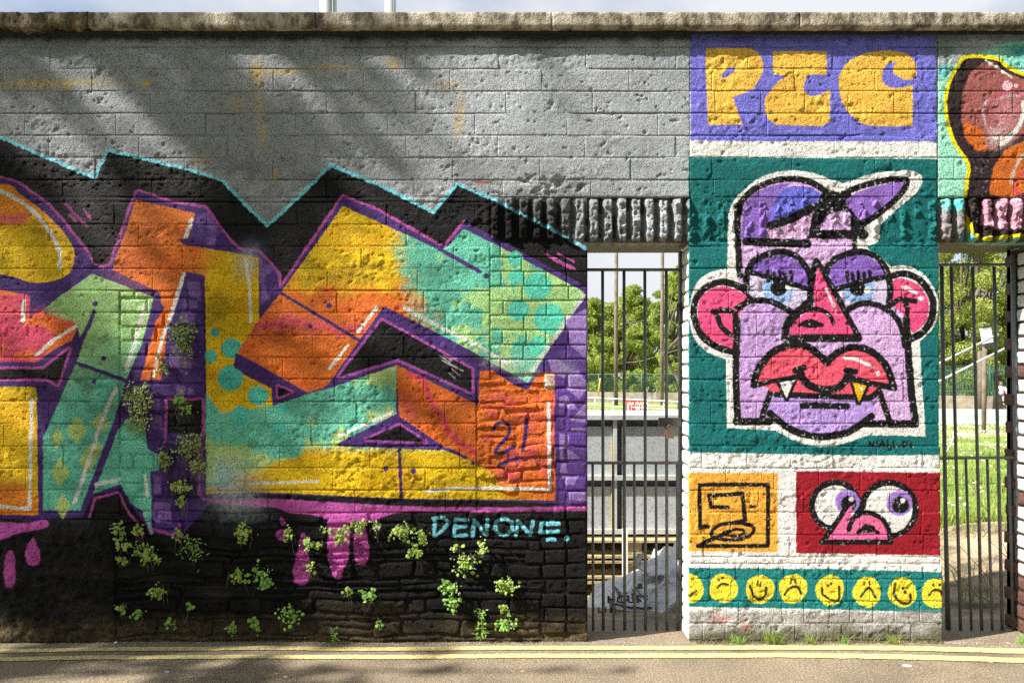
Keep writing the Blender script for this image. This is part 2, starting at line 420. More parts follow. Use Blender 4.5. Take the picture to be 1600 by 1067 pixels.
# magenta fringe and runs under the lettering
run = curve([(-480, 805), (0, 815), (40, 816), (72, 812), (74, 823), (32, 831), (0, 842), (-60, 836), (-480, 850)], True)
fill(run, MAG, soft=1.4)
fill(curve([(330, 783), (410, 778), (520, 784), (640, 790), (800, 792), (920, 790), (921, 797), (700, 799), (640, 798), (600, 806), (572, 818), (556, 812), (544, 822), (512, 812), (490, 804), (450, 800), (430, 792), (380, 790)], True), MAG, soft=1.3)
for q in ([(514, 806), (544, 806), (544, 870), (536, 890), (530, 905), (520, 896), (513, 870), (512, 840)], [(556, 824), (570, 824), (577, 862), (570, 880), (558, 878), (552, 862)], [(470, 836), (478, 836), (484, 880), (482, 905), (474, 914), (462, 910), (458, 890), (464, 866)],
          [(439, 806), (446, 816), (439, 820)], [(54, 838), (60, 848), (66, 866), (62, 880), (50, 880), (42, 868), (46, 852)], [(18, 858), (26, 868), (27, 905), (20, 916), (11, 912), (10, 880)]):
    fill(q, MAG, soft=1.6, smooth=True, rough=1.6)
dot(439, 835, 8.5, MAG, soft=1.6); stroke([(-60, 850), (-60, 900)], 12, MAG)
spray(365, 768, 34, 34, (190, 200, 210), .75, .8); spray(350, 735, 26, 20, (200, 215, 220), .4, .8); spray(390, 800, 26, 16, (120, 130, 140), .4, .8)
# signature
L = CYAN
for seg in ([(680, 809), (678, 837)], [(677, 808), (694, 808), (702, 816), (690, 828), (680, 837)], [(730, 812), (712, 810), (709, 836), (729, 835)], [(710, 824), (727, 821)], [(738, 838), (741, 811), (760, 836), (762, 811)],
            [(774, 826), (775, 814), (788, 808), (800, 815), (801, 828), (788, 836), (776, 831), (774, 826)], [(806, 836), (809, 813), (829, 835), (833, 813)], [(873, 817), (846, 817), (844, 831), (872, 829)], [(856, 842), (867, 842)]):
    stroke(seg, 5.8, L, rough=1.2)
dot(886, 841, 4.4, L)
# dirt at the foot of the black area
fade = smooth01(np.arange(PH, dtype=np.float32)[:, None] + 30 * (N_mid - .5), 952, 1000)
put((slice(0, PH), slice(0, 1402)), None, None, (.8 * fade * (0.5 + N_fine))[:, 0:1402].clip(0, 1), (100, 86, 62))
put((slice(0, PH), slice(0, 1402)), None, None, (.55 * smooth01(N_wide, .56, .66) * smooth01(np.arange(PH, dtype=np.float32)[:, None], 860, 930))[:, 0:1402], (56, 49, 42))

# ---- pier: framed figures on white
EY = 4
VIO = (118, 116, 214); TEAL = (18, 106, 108); PEGY = (243, 190, 80); RED = (154, 24, 40)
fill([(1077, 219), (1464, 219), (1465, 248), (1480, 700), (1480, 1015), (1062, 1015), (1062, 380), (1077, 380)], WHT, soft=.8)
fill([(1079, 40), (1463, 40), (1463, 221), (1079, 220)], VIO)
fill([(1076, 245), (1465, 248), (1468, 560), (1469, 710), (1355, 711), (1076, 706)], TEAL)
put((slice(245, 712), slice(1555, 1952)), None, None, (.35 * smooth01(N_wide[245:712, 1555:1952], .5, .62)) * (np.abs(PAINT[245:712, 1555:1952, 0] - s2l(TEAL)[0]) < .01), (24, 120, 120))
fill([(1104, 75), (1170, 74), (1184, 81), (1193, 98), (1192, 114), (1178, 138), (1160, 147), (1145, 151), (1159, 194), (1106, 195), (1104, 140), (1102, 100)], PEGY)
fill([(1127, 123), (1129, 115), (1138, 107), (1150, 103), (1148, 110), (1136, 121)], VIO)
stroke([(1146, 107), (1178, 108)], 2.5, (120, 90, 40), alpha=.8)
fill([(1207, 80), (1292, 80), (1291, 117), (1263, 117), (1257, 128), (1256, 143), (1267, 151), (1282, 148), (1297, 139), (1297, 190), (1285, 197), (1212, 195), (1200, 186), (1194, 170), (1196, 152), (1215, 128), (1231, 119), (1208, 116)], PEGY)
fill(curve([(1426, 197), (1375, 197), (1350, 194), (1330, 180), (1316, 160), (1310, 127), (1315, 110), (1327, 95), (1350, 84), (1375, 79), (1402, 80), (1422, 87), (1432, 104), (1430, 120), (1415, 125), (1400, 117), (1395, 107), (1400, 96)]) + curve([(1400, 96), (1387, 100), (1379, 112), (1380, 127), (1390, 136), (1407, 137), (1426, 132)]), PEGY)
# lower frames
fill([(1070, 738), (1215, 738), (1215, 862), (1070, 860)], (238, 172, 66))
fill([(1244, 735), (1475, 738), (1475, 867), (1244, 863)], RED)
fill([(1070, 886), (1300, 888), (1480, 893), (1480, 957), (1300, 951), (1070, 947)], (30, 128, 128))
# the figure: white halo, fills, black line work
KB = (16, 15, 17)
def line(pts, w=9.5, smooth=True, closed=False, col=None):
    stroke(pts, w * (1.2 if col is None else 1), col or KB, smooth=smooth, closed=closed, rough=.9)
LIL = (212, 172, 226); LIL2 = (182, 150, 226); PUR2 = (140, 104, 196); HOT = (240, 84, 138); COR = (236, 88, 112); BLU = (104, 106, 214)
halo = curve([(1136, 419), (1104, 428), (1084, 450), (1077, 488), (1083, 525), (1105, 549), (1134, 561)]) + [(1136, 668)] + curve([(1212, 672), (1245, 689), (1285, 697), (1325, 690), (1357, 679)]) + [(1446, 681)] + curve([(1437, 534), (1457, 513), (1466, 487), (1462, 457), (1445, 430), (1420, 415), (1396, 416)]) + curve([(1392, 417), (1374, 399), (1355, 386), (1372, 376), (1375, 352)]) + curve([(1376, 350), (1417, 314), (1435, 297), (1441, 277), (1425, 267), (1400, 267), (1362, 272), (1318, 286)]) + curve([(1300, 281), (1270, 270), (1235, 266), (1200, 272), (1172, 288), (1148, 312), (1138, 335)])
fill(halo, WHT)
# head
head = [(1154, 335), (1170, 306), (1200, 288), (1240, 283), (1280, 292), (1300, 310), (1334, 340), (1337, 398), (1380, 415), (1414, 470), (1418, 540), (1428, 658), (1362, 660), (1340, 672), (1285, 682), (1235, 672), (1205, 658), (1151, 658), (1153, 450)]
fill(head, LIL)
fill([(1160, 480), (1190, 470), (1220, 476), (1240, 500), (1226, 530), (1200, 548), (1180, 575), (1178, 600), (1200, 612), (1190, 655), (1152, 655), (1152, 530)], (198, 160, 222), soft=2)
fill([(1158, 368), (1163, 318), (1180, 301), (1204, 290), (1236, 285), (1220, 300), (1208, 328), (1206, 372), (1160, 372)], PUR2)
fill(curve([(1207, 350), (1208, 325), (1218, 301), (1238, 291), (1265, 293), (1286, 306), (1290, 316), (1262, 328), (1230, 340)], True), BLU)
fill([(1200, 352), (1222, 350), (1250, 338), (1275, 332), (1282, 374), (1196, 374)], (214, 170, 216), soft=1.2)
fill([(1284, 300), (1330, 300), (1352, 345), (1350, 372), (1262, 372), (1270, 335)], KB)
fill(curve([(1282, 358), (1290, 340), (1302, 332), (1326, 330), (1330, 350), (1326, 360), (1290, 360)], True), LIL)
fill(curve([(1322, 312), (1345, 298), (1380, 288), (1410, 283), (1413, 290), (1398, 310), (1372, 330), (1348, 345), (1332, 330)], True), (146, 108, 200))
line([(1153, 338), (1160, 314), (1178, 296), (1204, 284), (1235, 279), (1268, 285), (1292, 300), (1312, 305)], 8.5)
line([(1205, 352), (1235, 342), (1262, 328), (1292, 316)], 11); line([(1312, 305), (1345, 291), (1385, 281), (1412, 280), (1417, 286), (1405, 306), (1376, 331), (1346, 350), (1334, 340)], 8)
line([(1166, 377), (1262, 381)], 10.5, smooth=False); line([(1286, 366), (1350, 366)], 12, smooth=False); line([(1334, 345), (1336, 398)], 7)
line([(1152, 322), (1153, 380), (1156, 430)], 8.5)
# ears
fill(curve([(1090, 488), (1094, 466), (1108, 453), (1130, 447), (1156, 455), (1172, 468), (1156, 490), (1150, 545), (1128, 538), (1106, 528), (1094, 510)], True), HOT)
line([(1178, 468), (1160, 450), (1130, 440), (1104, 448), (1088, 466), (1084, 490), (1092, 516), (1108, 534), (1130, 545), (1152, 550)], 9)
line([(1152, 500), (1150, 560), (1150, 600), (1153, 656)], 9); line([(1114, 487), (1136, 485), (1148, 490)], 7); line([(1120, 488), (1126, 508), (1140, 522)], 7); fill([(1130, 492), (1150, 492), (1148, 522), (1136, 512)], HOT); line([(1149, 484), (1149, 530)], 7)
fill(curve([(1393, 440), (1412, 435), (1436, 446), (1450, 470), (1449, 496), (1438, 512), (1424, 518), (1414, 496), (1400, 480), (1393, 470)], True), HOT)
line([(1386, 434), (1410, 427), (1438, 438), (1456, 466), (1455, 498), (1440, 520), (1422, 530)], 9)
line([(1390, 478), (1406, 467), (1430, 470)], 7); line([(1414, 470), (1418, 484), (1414, 502)], 7)
line([(1411, 448), (1420, 451), (1431, 457)], 5.5, col=WHT); dot(1439, 466, 4, WHT)
# eyes
for (ex, lid) in ((1217, ((1168, 424), (1215, 436), (1264, 452))), (1340, ((1303, 452), (1345, 440), (1386, 432)))):
    e = [(ex - 50, 442), (ex - 42, 412), (ex - 20, 398), (ex + 4, 395), (ex + 28, 404), (ex + 44, 424), (ex + 49, 450), (ex + 42, 478), (ex + 10, 478), (ex - 30, 470), (ex - 46, 458)]
    fill(e, (214, 200, 236), smooth=True)
    dot(ex - (2 if ex < 1300 else -2), 452, 24, (150, 184, 240), soft=2)
    dot(ex, 450, 12.5, KB); dot(ex + 15, 449 + (4 if ex > 1300 else 0), 5, (238, 236, 225))
    up = [(ex - 46, 424), (ex - 36, 408), (ex - 14, 399), (ex + 6, 398), (ex + 28, 407), (ex + 42, 424), (ex + 46, 440)]
    fill(curve(up) + [lid[2], lid[1], lid[0]], (134, 98, 192))
    line(list(lid), 7)
    for k in range(5):
        lx = ex - 16 + 9 * k; stroke([(lx, 438), (lx - 1, 424 + 3 * (k % 2))], 6, KB)
    line([(ex - 50, 452), (ex - 50, 430), (ex - 40, 408), (ex - 18, 397), (ex + 6, 393), (ex + 30, 402), (ex + 46, 424), (ex + 51, 452), (ex + 48, 480)], 8.5)
line([(1150, 482), (1172, 470), (1200, 470), (1228, 482), (1246, 496)], 8); line([(1322, 484), (1346, 474), (1370, 476), (1392, 488), (1408, 510), (1414, 540)], 8)
# nose
line([(1276, 408), (1268, 440), (1266, 470), (1246, 486), (1230, 505), (1226, 528), (1342, 528), (1276, 408)], 10, smooth=False)
fill([(1277, 417), (1272, 450), (1273, 482), (1255, 491), (1240, 503), (1232, 522), (1335, 522)], HOT)
line([(1234, 508), (1250, 488), (1275, 482), (1294, 490), (1302, 503)], 6); line([(1249, 508), (1266, 501), (1285, 508)], 5); fill(curve([(1250, 508), (1266, 500), (1284, 508), (1268, 512)], True), KB)
stroke([(1291, 452), (1303, 477)], 4.4, WHT); dot(1307, 487, 2.6, (240, 180, 190))
# jaw, chin
line([(1416, 500), (1420, 560), (1425, 620), (1431, 662), (1346, 661)], 10, smooth=False); line([(1150, 658), (1202, 658)], 10, smooth=False)
fill(curve([(1204, 618), (1350, 620), (1362, 650), (1330, 674), (1285, 682), (1236, 672), (1204, 646)], True), LIL2)
line([(1203, 645), (1232, 668), (1262, 679), (1290, 681), (1322, 675), (1346, 662), (1362, 650)], 9.5)
line([(1204, 612), (1196, 634), (1190, 656)], 7.5); line([(1374, 612), (1382, 634), (1391, 660)], 8)
line([(1254, 633), (1324, 634)], 8.5, smooth=False)
# mouth
lips = curve([(1180, 600), (1184, 580), (1204, 556), (1230, 542), (1256, 543), (1276, 554), (1292, 568)]) + curve([(1292, 568), (1308, 554), (1332, 545), (1358, 551), (1380, 571), (1392, 600)]) + [(1376, 606), (1366, 616), (1335, 618), (1215, 616), (1196, 604)]
fill(lips, COR)
line([(1213, 616), (1340, 620)], 8, smooth=False); line([(1340, 620), (1360, 620), (1374, 610)], 8)
line([(1178, 601), (1184, 578), (1204, 553), (1230, 539), (1258, 540), (1280, 554), (1292, 566)]); line([(1292, 566), (1308, 551), (1332, 542), (1360, 548), (1384, 570), (1396, 602)])
line([(1186, 600), (1214, 594), (1245, 588)], 7); line([(1330, 590), (1360, 598), (1398, 606)], 8)
line([(1249, 578), (1258, 596), (1276, 606), (1296, 608), (1314, 602), (1328, 582)], 10); line([(1243, 578), (1256, 574)], 8); line([(1322, 578), (1336, 580)], 8)
for t, c in (([(1218, 597), (1241, 594), (1229, 622)], WHT), ([(1332, 597), (1354, 602), (1342, 628)], (248, 188, 20))):
    line(t, 8, smooth=False, closed=True); fill(t, c)
dot(1346, 607, 2.6, WHT); fill([(1196, 602), (1210, 598), (1214, 612)], COR)
line([(1319, 559), (1338, 561), (1363, 573)], 4.5, col=WHT); dot(1372, 583, 3.6, WHT)
# small black signature on the teal
for seg in ([(1358, 697), (1358, 689), (1364, 697), (1365, 689)], [(1370, 689), (1370, 697)], [(1374, 698), (1379, 688), (1382, 698)], [(1375, 694), (1382, 694)], [(1387, 688), (1387, 698), (1392, 698)], [(1396, 688), (1396, 698), (1401, 698)], [(1405, 697), (1406, 697)],
            [(1411, 689), (1411, 698), (1418, 695), (1417, 690), (1411, 689)], [(1423, 689), (1423, 698), (1429, 698)]):
    stroke(seg, 2.7, KB, rough=.4)
# spiral drawing
line([(1094, 824), (1093, 757), (1140, 756), (1200, 757), (1200, 852), (1090, 852), (1112, 842), (1140, 830)], 5.5, smooth=False); line([(1094, 822), (1106, 822)], 5.5)
line([(1137, 792), (1111, 791), (1108, 774), (1160, 770), (1164, 812), (1146, 816)], 5.5, smooth=False); line([(1172, 791), (1180, 791)], 4)
line([(1112, 832), (1124, 820), (1150, 816), (1176, 822), (1172, 836), (1146, 843), (1120, 840)], 5, closed=True); line([(1130, 832), (1150, 826), (1164, 830), (1150, 837)], 4, closed=True)
# goggle eyes
for (cx, cy, rx, ry) in ((1305, 789, 36.5, 36.5), (1389, 795, 42, 42)):
    e = [(cx + rx * math.cos(t), cy + ry * math.sin(t)) for t in [2 * math.pi * k / 20 for k in range(20)]]
    fill(e, WHT); stroke(e, 9.5, KB, closed=True)
for (x, y, r) in ((1324, 783, 19), (1405, 785, 20)):
    dot(x, y, r, (158, 124, 206)); dot(x + 2, y + 3, r * .66, KB); dot(x + 6, y - 4, 4, WHT)
fill([(1322, 792), (1332, 790), (1330, 812), (1340, 806), (1356, 803), (1374, 808), (1386, 822), (1392, 843), (1290, 844)], (238, 110, 164))
line([(1326, 786), (1306, 816), (1286, 845)], 7); line([(1284, 846), (1392, 846)], 7, smooth=False); line([(1326, 826), (1334, 808), (1354, 800), (1376, 808), (1388, 826), (1391, 844)], 6.5)
line([(1340, 831), (1356, 820), (1372, 832)], 4.5); fill(curve([(1344, 829), (1356, 821), (1368, 829), (1356, 832)], True), KB)
# row of little round faces
for k, (x, y) in enumerate(((1077, 918), (1130, 918), (1187, 920), (1239, 919), (1297, 921), (1355, 924), (1410, 924), (1462, 926))):
    e = [(x + (22.5 + 1.2 * math.sin(3 * t + k)) * math.cos(t), y + (23.5 + math.sin(2 * t + k)) * math.sin(t)) for t in [2 * math.pi * j / 18 for j in range(18)]]
    fill(e, (246, 222, 62))
    D = (58, 48, 22)
    if k == 0: stroke([(1078, 930), (1088, 922)], 4.0, D)
    if k == 1: stroke([(1121, 917), (1128, 911), (1137, 912)], 4.0, D, smooth=True); dot(1123, 905, 2.2, D); dot(1129, 902, 2.2, D)
    if k == 2: stroke([(1172, 914), (1178, 930), (1188, 936), (1195, 930), (1197, 917)], 4.0, D, smooth=True); stroke([(1184, 906), (1184, 914)], 3.2, D); stroke([(1189, 908), (1187, 915)], 3.2, D)
    if k == 3: stroke([(1226, 928), (1234, 918), (1246, 916), (1252, 926)], 4.0, D, smooth=True); stroke([(1237, 904), (1235, 911)], 3.2, D); stroke([(1243, 906), (1243, 911)], 3.2, D)
    if k == 4: stroke([(1284, 919), (1286, 928), (1297, 935), (1310, 936), (1311, 916)], 4.0, D, smooth=True); dot(1293, 914, 2.4, D); dot(1298, 911, 2.4, D)
    if k == 5: stroke([(1345, 931), (1355, 918), (1361, 920), (1368, 933)], 4.0, D, smooth=True); stroke([(1350, 908), (1350, 912)], 3.2, D); stroke([(1358, 908), (1359, 912)], 3.2, D)
    if k == 6: stroke([(1399, 912), (1397, 926), (1405, 938), (1416, 942), (1423, 938), (1422, 928)], 4.2, D, smooth=True); dot(1411, 918, 2.4, D); dot(1414, 924, 2.4, D)
    if k == 7: stroke([(1452, 929), (1458, 921), (1468, 922), (1473, 930)], 4.2, D, smooth=True); dot(1458, 913, 2.4, D); dot(1468, 913, 2.4, D)
# bare grey foot of the pier with moss
yy = np.arange(PH, dtype=np.float32)[:, None]
sl = (slice(930, PH), slice(1540, 1965))
a = smooth01(yy[930:] + 10 * (N_mid[sl] - .5), 950, 958)
put(sl, None, None, a * .72, (150, 148, 146)); put(sl, None, None, a * smooth01(N_mid[sl], .45, .6) * .35, (110, 106, 100))
put(sl, None, None, smooth01(yy[930:] + 26 * (N_mid[sl] - .5), 972, 992) * .75, (92, 86, 52))
spray(1125, 966, 16, 5, (220, 120, 130), .5, 1.0); spray(1165, 978, 6, 8, (196, 96, 70), .5, 1.0)
# ---- the piece beyond the pier
BRN = (158, 92, 88)
fill([(1465, 125), (1472, 108), (1500, 96), (1560, 70), (1620, 60), (2080, 60), (2080, 380), (1465, 382), (1466, 300)], (160, 226, 200), soft=2)
spray(1480, 75, 24, 16, (110, 130, 126), .8); spray(1590, 80, 24, 14, (40, 150, 160), .9, .2); spray(1476, 112, 12, 10, (60, 180, 196), .9, .2); spray(1590, 100, 16, 8, (130, 220, 216), .7)
fill([(1466, 320), (1512, 320), (1516, 382), (1466, 382)], (150, 142, 146), soft=3)
spray(1492, 320, 22, 10, (70, 205, 214), .9, .3); spray(1512, 374, 10, 8, (70, 205, 214), .9, .3)
out = curve([(1600, 116), (1575, 105), (1558, 92), (1512, 88), (1494, 107), (1480, 140), (1478, 178), (1490, 220), (1512, 255), (1511, 280), (1508, 310), (1513, 345), (1526, 370), (1560, 371), (1610, 366)])
fill(out + [(2080, 360), (2080, 120)], (48, 34, 38)); stroke(out, 6, (245, 226, 20))
fill([(1535, 98), (1553, 96), (1572, 112), (1600, 124), (1660, 140), (1640, 200), (1600, 208), (1576, 226), (1556, 235), (1530, 237), (1508, 214), (1502, 190), (1503, 150), (1514, 116)], BRN, soft=1.5)
fill([(1504, 188), (1530, 200), (1545, 214), (1538, 236), (1524, 234), (1507, 214)], (204, 104, 34), soft=2); spray(1575, 180, 22, 28, (214, 150, 160), .6, .6)
stroke([(1540, 95), (1562, 108), (1580, 120)], 4, WHT, rough=1.8); stroke([(1598, 160), (1600, 175), (1590, 200), (1576, 216), (1566, 224)], 7, WHT, smooth=True, rough=2)
dot(1574, 134, 8, (236, 190, 206)); dot(1588, 134, 3, (236, 190, 206))
stroke([(1600, 148), (1570, 150), (1542, 158), (1537, 175), (1541, 196), (1556, 206)], 5.5, (190, 172, 172), smooth=True, alpha=.8); stroke([(1600, 150), (1580, 145), (1548, 155), (1541, 172), (1545, 200), (1560, 207)], 2.4, (214, 60, 120), smooth=True)
spray(1560, 215, 16, 14, WHT, .6, .9)
fill([(1572, 232), (1650, 200), (1650, 305), (1600, 300), (1578, 312), (1545, 302), (1552, 262)], (204, 106, 38), soft=1.5)
fill([(1536, 312), (1600, 306), (1650, 300), (1650, 358), (1560, 358), (1534, 350)], (220, 160, 184), soft=1.5); stroke([(1600, 268), (1590, 280), (1585, 295), (1596, 306)], 3, (214, 60, 120), smooth=True)
stroke([(1600, 240), (1586, 262), (1580, 285)], 6, (200, 190, 180), alpha=.7, smooth=True)
fill([(1612, 380), (2080, 380), (2080, 1015), (1612, 1015)], (186, 178, 176), soft=1)
fill([(1612, 381), (1634, 381), (1634, 1015), (1612, 1015)], (62, 50, 44), soft=1)
# white undercoat showing in the pores of the thick black lines
lum = PAINT.mean(2)
sp = smooth01(fbm(PH, PW, 3.2, 2, 909, gain=.7), .70, .78)
m = (lum < .03) * 1.0
m[:, :1555] *= .0; m[:, 1944:] *= .35; m[:246] *= .0
PAINT[:] = PAINT + (0.62 - PAINT) * (m * sp * .6)[..., None]
# soot and grime on the ribbed concrete, with groove shade painted in
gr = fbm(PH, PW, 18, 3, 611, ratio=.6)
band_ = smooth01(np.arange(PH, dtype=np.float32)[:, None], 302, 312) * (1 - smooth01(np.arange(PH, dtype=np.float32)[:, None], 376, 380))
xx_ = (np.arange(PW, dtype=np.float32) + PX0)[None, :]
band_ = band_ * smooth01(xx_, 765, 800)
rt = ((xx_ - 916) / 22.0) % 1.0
groove_shade = np.clip(1 - np.minimum(np.abs(rt - .98), np.abs(rt + .02)) / .26, 0, 1)
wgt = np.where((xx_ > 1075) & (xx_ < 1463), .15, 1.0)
PAINT *= (1 - band_ * wgt * (.30 * smooth01(gr, .42, .62) + .62 * smooth01(groove_shade, 0, .8)))[..., None]
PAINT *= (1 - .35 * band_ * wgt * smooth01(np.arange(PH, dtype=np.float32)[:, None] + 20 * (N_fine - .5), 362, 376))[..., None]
# grime, thin coats and overspray blotches on the lettering
gm = fbm(PH, PW, 70, 4, 701, ratio=1.6, gain=.6); g2_ = fbm(PH, PW, 28, 4, 702, ratio=2.2, gain=.65)
left_ = (1 - smooth01(xx_, 900, 925))
PAINT *= (1 - left_ * (.26 * smooth01(gm, .50, .68) + .24 * smooth01(g2_, .52, .66)) * smooth01(np.arange(PH, dtype=np.float32)[:, None], 200, 300))[..., None]
PAINT *= (1 - (1 - left_) * .12 * smooth01(g2_, .52, .68))[..., None]
warm_ = (PAINT[..., 0] > .35) & (PAINT[..., 2] < .12)
PAINT[..., 1] *= 1 - .13 * warm_ * smooth01(fbm(PH, PW, 34, 4, 703, ratio=1.8, gain=.6), .50, .64) * left_
# black soot and algae under the coping, carried lower to paint its shadow darker
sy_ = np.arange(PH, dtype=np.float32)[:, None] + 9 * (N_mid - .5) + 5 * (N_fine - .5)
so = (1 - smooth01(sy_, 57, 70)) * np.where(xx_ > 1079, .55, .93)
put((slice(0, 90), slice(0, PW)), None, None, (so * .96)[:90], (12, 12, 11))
put((slice(0, 120), slice(0, 1559)), None, None, ((1 - smooth01(sy_, 66, 104)) * .45 * smooth01(N_wide, .40, .6))[:120, :1559], (52, 58, 50))
# general wear
PAINT *= (0.88 + 0.24 * fbm(PH, PW, 9, 3, 555))[..., None] * (0.93 + 0.14 * N_mid)[..., None]
PAINT = np.clip(PAINT, 0.0, 0.86)
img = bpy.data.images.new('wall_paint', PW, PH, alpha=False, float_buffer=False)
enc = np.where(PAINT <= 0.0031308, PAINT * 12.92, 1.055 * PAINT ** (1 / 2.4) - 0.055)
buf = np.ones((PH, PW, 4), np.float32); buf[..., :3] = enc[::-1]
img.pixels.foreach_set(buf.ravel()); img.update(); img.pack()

# ------------------------------------------------------------------ materials
def new_mat(name):
    m = bpy.data.materials.new(name); m.use_nodes = True
    nt = m.node_tree; b = nt.nodes['Principled BSDF']
    return m, nt.nodes, nt.links, b
def noise_node(n, l, vec, scale, detail=3, rough=0.6):
    t = n.new('ShaderNodeTexNoise'); t.inputs['Scale'].default_value = scale
    t.inputs['Detail'].default_value = detail; t.inputs['Roughness'].default_value = rough
    l.new(vec, t.inputs['Vector']); return t
def ramp(n, l, src, stops):
    r = n.new('ShaderNodeValToRGB'); e = r.color_ramp.elements
    while len(e) < len(stops): e.new(0.5)
    for i, (p, c) in enumerate(stops):
        e[i].position = p
        e[i].color = (c, c, c, 1) if not hasattr(c, '__len__') else (*c[:3], 1)
    l.new(src, r.inputs['Fac']); return r
def geo_pos(n): return n.new('ShaderNodeNewGeometry').outputs['Position']
def bump(n, l, h, dist, strength=1.0, prev=None):
    b = n.new('ShaderNodeBump'); b.inputs['Distance'].default_value = dist; b.inputs['Strength'].default_value = strength
    l.new(h, b.inputs['Height'])
    if prev is not None: l.new(prev, b.inputs['Normal'])
    return b.outputs['Normal']

def masonry_mat(name, plain=None, grit=1.0):
    m, n, l, b = new_mat(name)
    pos = geo_pos(n)
    if plain is None:
        sep = n.new('ShaderNodeSeparateXYZ'); l.new(pos, sep.inputs[0])
        u = n.new('ShaderNodeMath'); u.operation = 'MULTIPLY_ADD'; u.inputs[1].default_value = S / PW; u.inputs[2].default_value = (800 - PX0) / PW
        v = n.new('ShaderNodeMath'); v.operation = 'MULTIPLY_ADD'; v.inputs[1].default_value = S / PH; v.inputs[2].default_value = 1 - 1002 / PH
        l.new(sep.outputs['X'], u.inputs[0]); l.new(sep.outputs['Z'], v.inputs[0])
        cmb = n.new('ShaderNodeCombineXYZ'); l.new(u.outputs[0], cmb.inputs['X']); l.new(v.outputs[0], cmb.inputs['Y'])
        tx = n.new('ShaderNodeTexImage'); tx.image = img; tx.extension = 'EXTEND'; tx.interpolation = 'Linear'
        l.new(cmb.outputs[0], tx.inputs['Vector']); col = tx.outputs['Color']
    else:
        big = noise_node(n, l, pos, 9, 5)
        r = ramp(n, l, big.outputs['Fac'], plain); col = r.outputs['Color']
    # pores the spray did not reach, darkened to paint in pit shade too
    pore = noise_node(n, l, pos, 140, 3, 0.75)
    pr = ramp(n, l, pore.outputs['Fac'], [(0.36, 1.0), (0.44, 0.0)])
    pr2 = ramp(n, l, pore.outputs['Fac'], [(0.30, 0.0), (0.48, .75), (0.75, 1.0)])
    mx = n.new('ShaderNodeMixRGB'); mx.blend_type = 'MULTIPLY'; mx.inputs['Color2'].default_value = (0.22, 0.21, 0.20, 1)
    f = n.new('ShaderNodeMath'); f.operation = 'MULTIPLY'; f.inputs[1].default_value = 0.85
    l.new(pr.outputs['Color'], f.inputs[0]); l.new(f.outputs[0], mx.inputs['Fac']); l.new(col, mx.inputs['Color1'])
    l.new(mx.outputs['Color'], b.inputs['Base Color'])
    n1 = bump(n, l, pr2.outputs['Color'], 0.0042 * grit)
    n2t = noise_node(n, l, pos, 62, 4, 0.65)
    n2 = bump(n, l, n2t.outputs['Fac'], 0.0048 * grit, 1.0, n1)
    l.new(n2, b.inputs['Normal'])
    b.inputs['Roughness'].default_value = 0.52
    b.inputs['Specular IOR Level'].default_value = 0.15
    return m
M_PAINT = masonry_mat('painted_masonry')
M_WHITE = masonry_mat('white_painted_brick', [(0.3, (0.62, 0.61, 0.58)), (0.7, (0.75, 0.74, 0.72))], 0.7)
M_BRICK = masonry_mat('bare_red_brick', [(0.3, (0.085, 0.045, 0.038)), (0.7, (0.17, 0.085, 0.065))], 1.0)
M_CONC = masonry_mat('raw_concrete', [(0.3, (0.085, 0.060, 0.042)), (0.7, (0.17, 0.125, 0.085))], 1.0)
M_MORT = masonry_mat('bare_mortar', [(0.3, (0.13, 0.12, 0.11)), (0.7, (0.24, 0.22, 0.20))], 1.0)
M_CORE = M_MORT

def coping_mat(name, moss):
    m, n, l, b = new_mat(name)
    pos = geo_pos(n)
    mp = n.new('ShaderNodeMapping'); mp.inputs['Scale'].default_value = (1, 1, 0.55); l.new(pos, mp.inputs['Vector'])
    t = noise_node(n, l, mp.outputs[0], 13, 6, 0.72)
    if moss: r = ramp(n, l, t.outputs['Fac'], [(0.30, (0.02, 0.018, 0.010)), (0.45, (0.07, 0.055, 0.028)), (0.56, (0.20, 0.14, 0.07)), (0.66, (0.46, 0.40, 0.34))])
    else: r = ramp(n, l, t.outputs['Fac'], [(0.34, (0.05, 0.036, 0.024)), (0.43, (0.13, 0.10, 0.07)), (0.51, (0.31, 0.265, 0.20)), (0.64, (0.52, 0.47, 0.39))])
    l.new(r.outputs['Color'], b.inputs['Base Color'])
    t2 = noise_node(n, l, pos, 120, 4)
    b1 = bump(n, l, t2.outputs['Fac'], 0.012 if moss else 0.006)
    t3 = noise_node(n, l, pos, 30, 3)
    l.new(bump(n, l, t3.outputs['Fac'], 0.006, 0.6, b1), b.inputs['Normal'])
    b.inputs['Roughness'].default_value = 0.85
    return m
M_COPE = coping_mat('weathered_coping', False)
M_MOSS = coping_mat('mossy_coping', True)

def simple_mat(name, c1, c2=None, scale=20, rough=0.6, bumpd=0.0, metal=0.0, bscale=None, spec=None):
    m, n, l, b = new_mat(name)
    pos = geo_pos(n)
    t = noise_node(n, l, pos, scale, 4)
    r = ramp(n, l, t.outputs['Fac'], [(0.35, c1), (0.65, c2 or tuple(x * 1.25 for x in c1))])
    l.new(r.outputs['Color'], b.inputs['Base Color'])
    if bumpd:
        t2 = noise_node(n, l, pos, bscale or scale * 4, 3)
        l.new(bump(n, l, t2.outputs['Fac'], bumpd), b.inputs['Normal'])
    b.inputs['Roughness'].default_value = rough; b.inputs['Metallic'].default_value = metal
    if spec is not None: b.inputs['Specular IOR Level'].default_value = spec
    return m

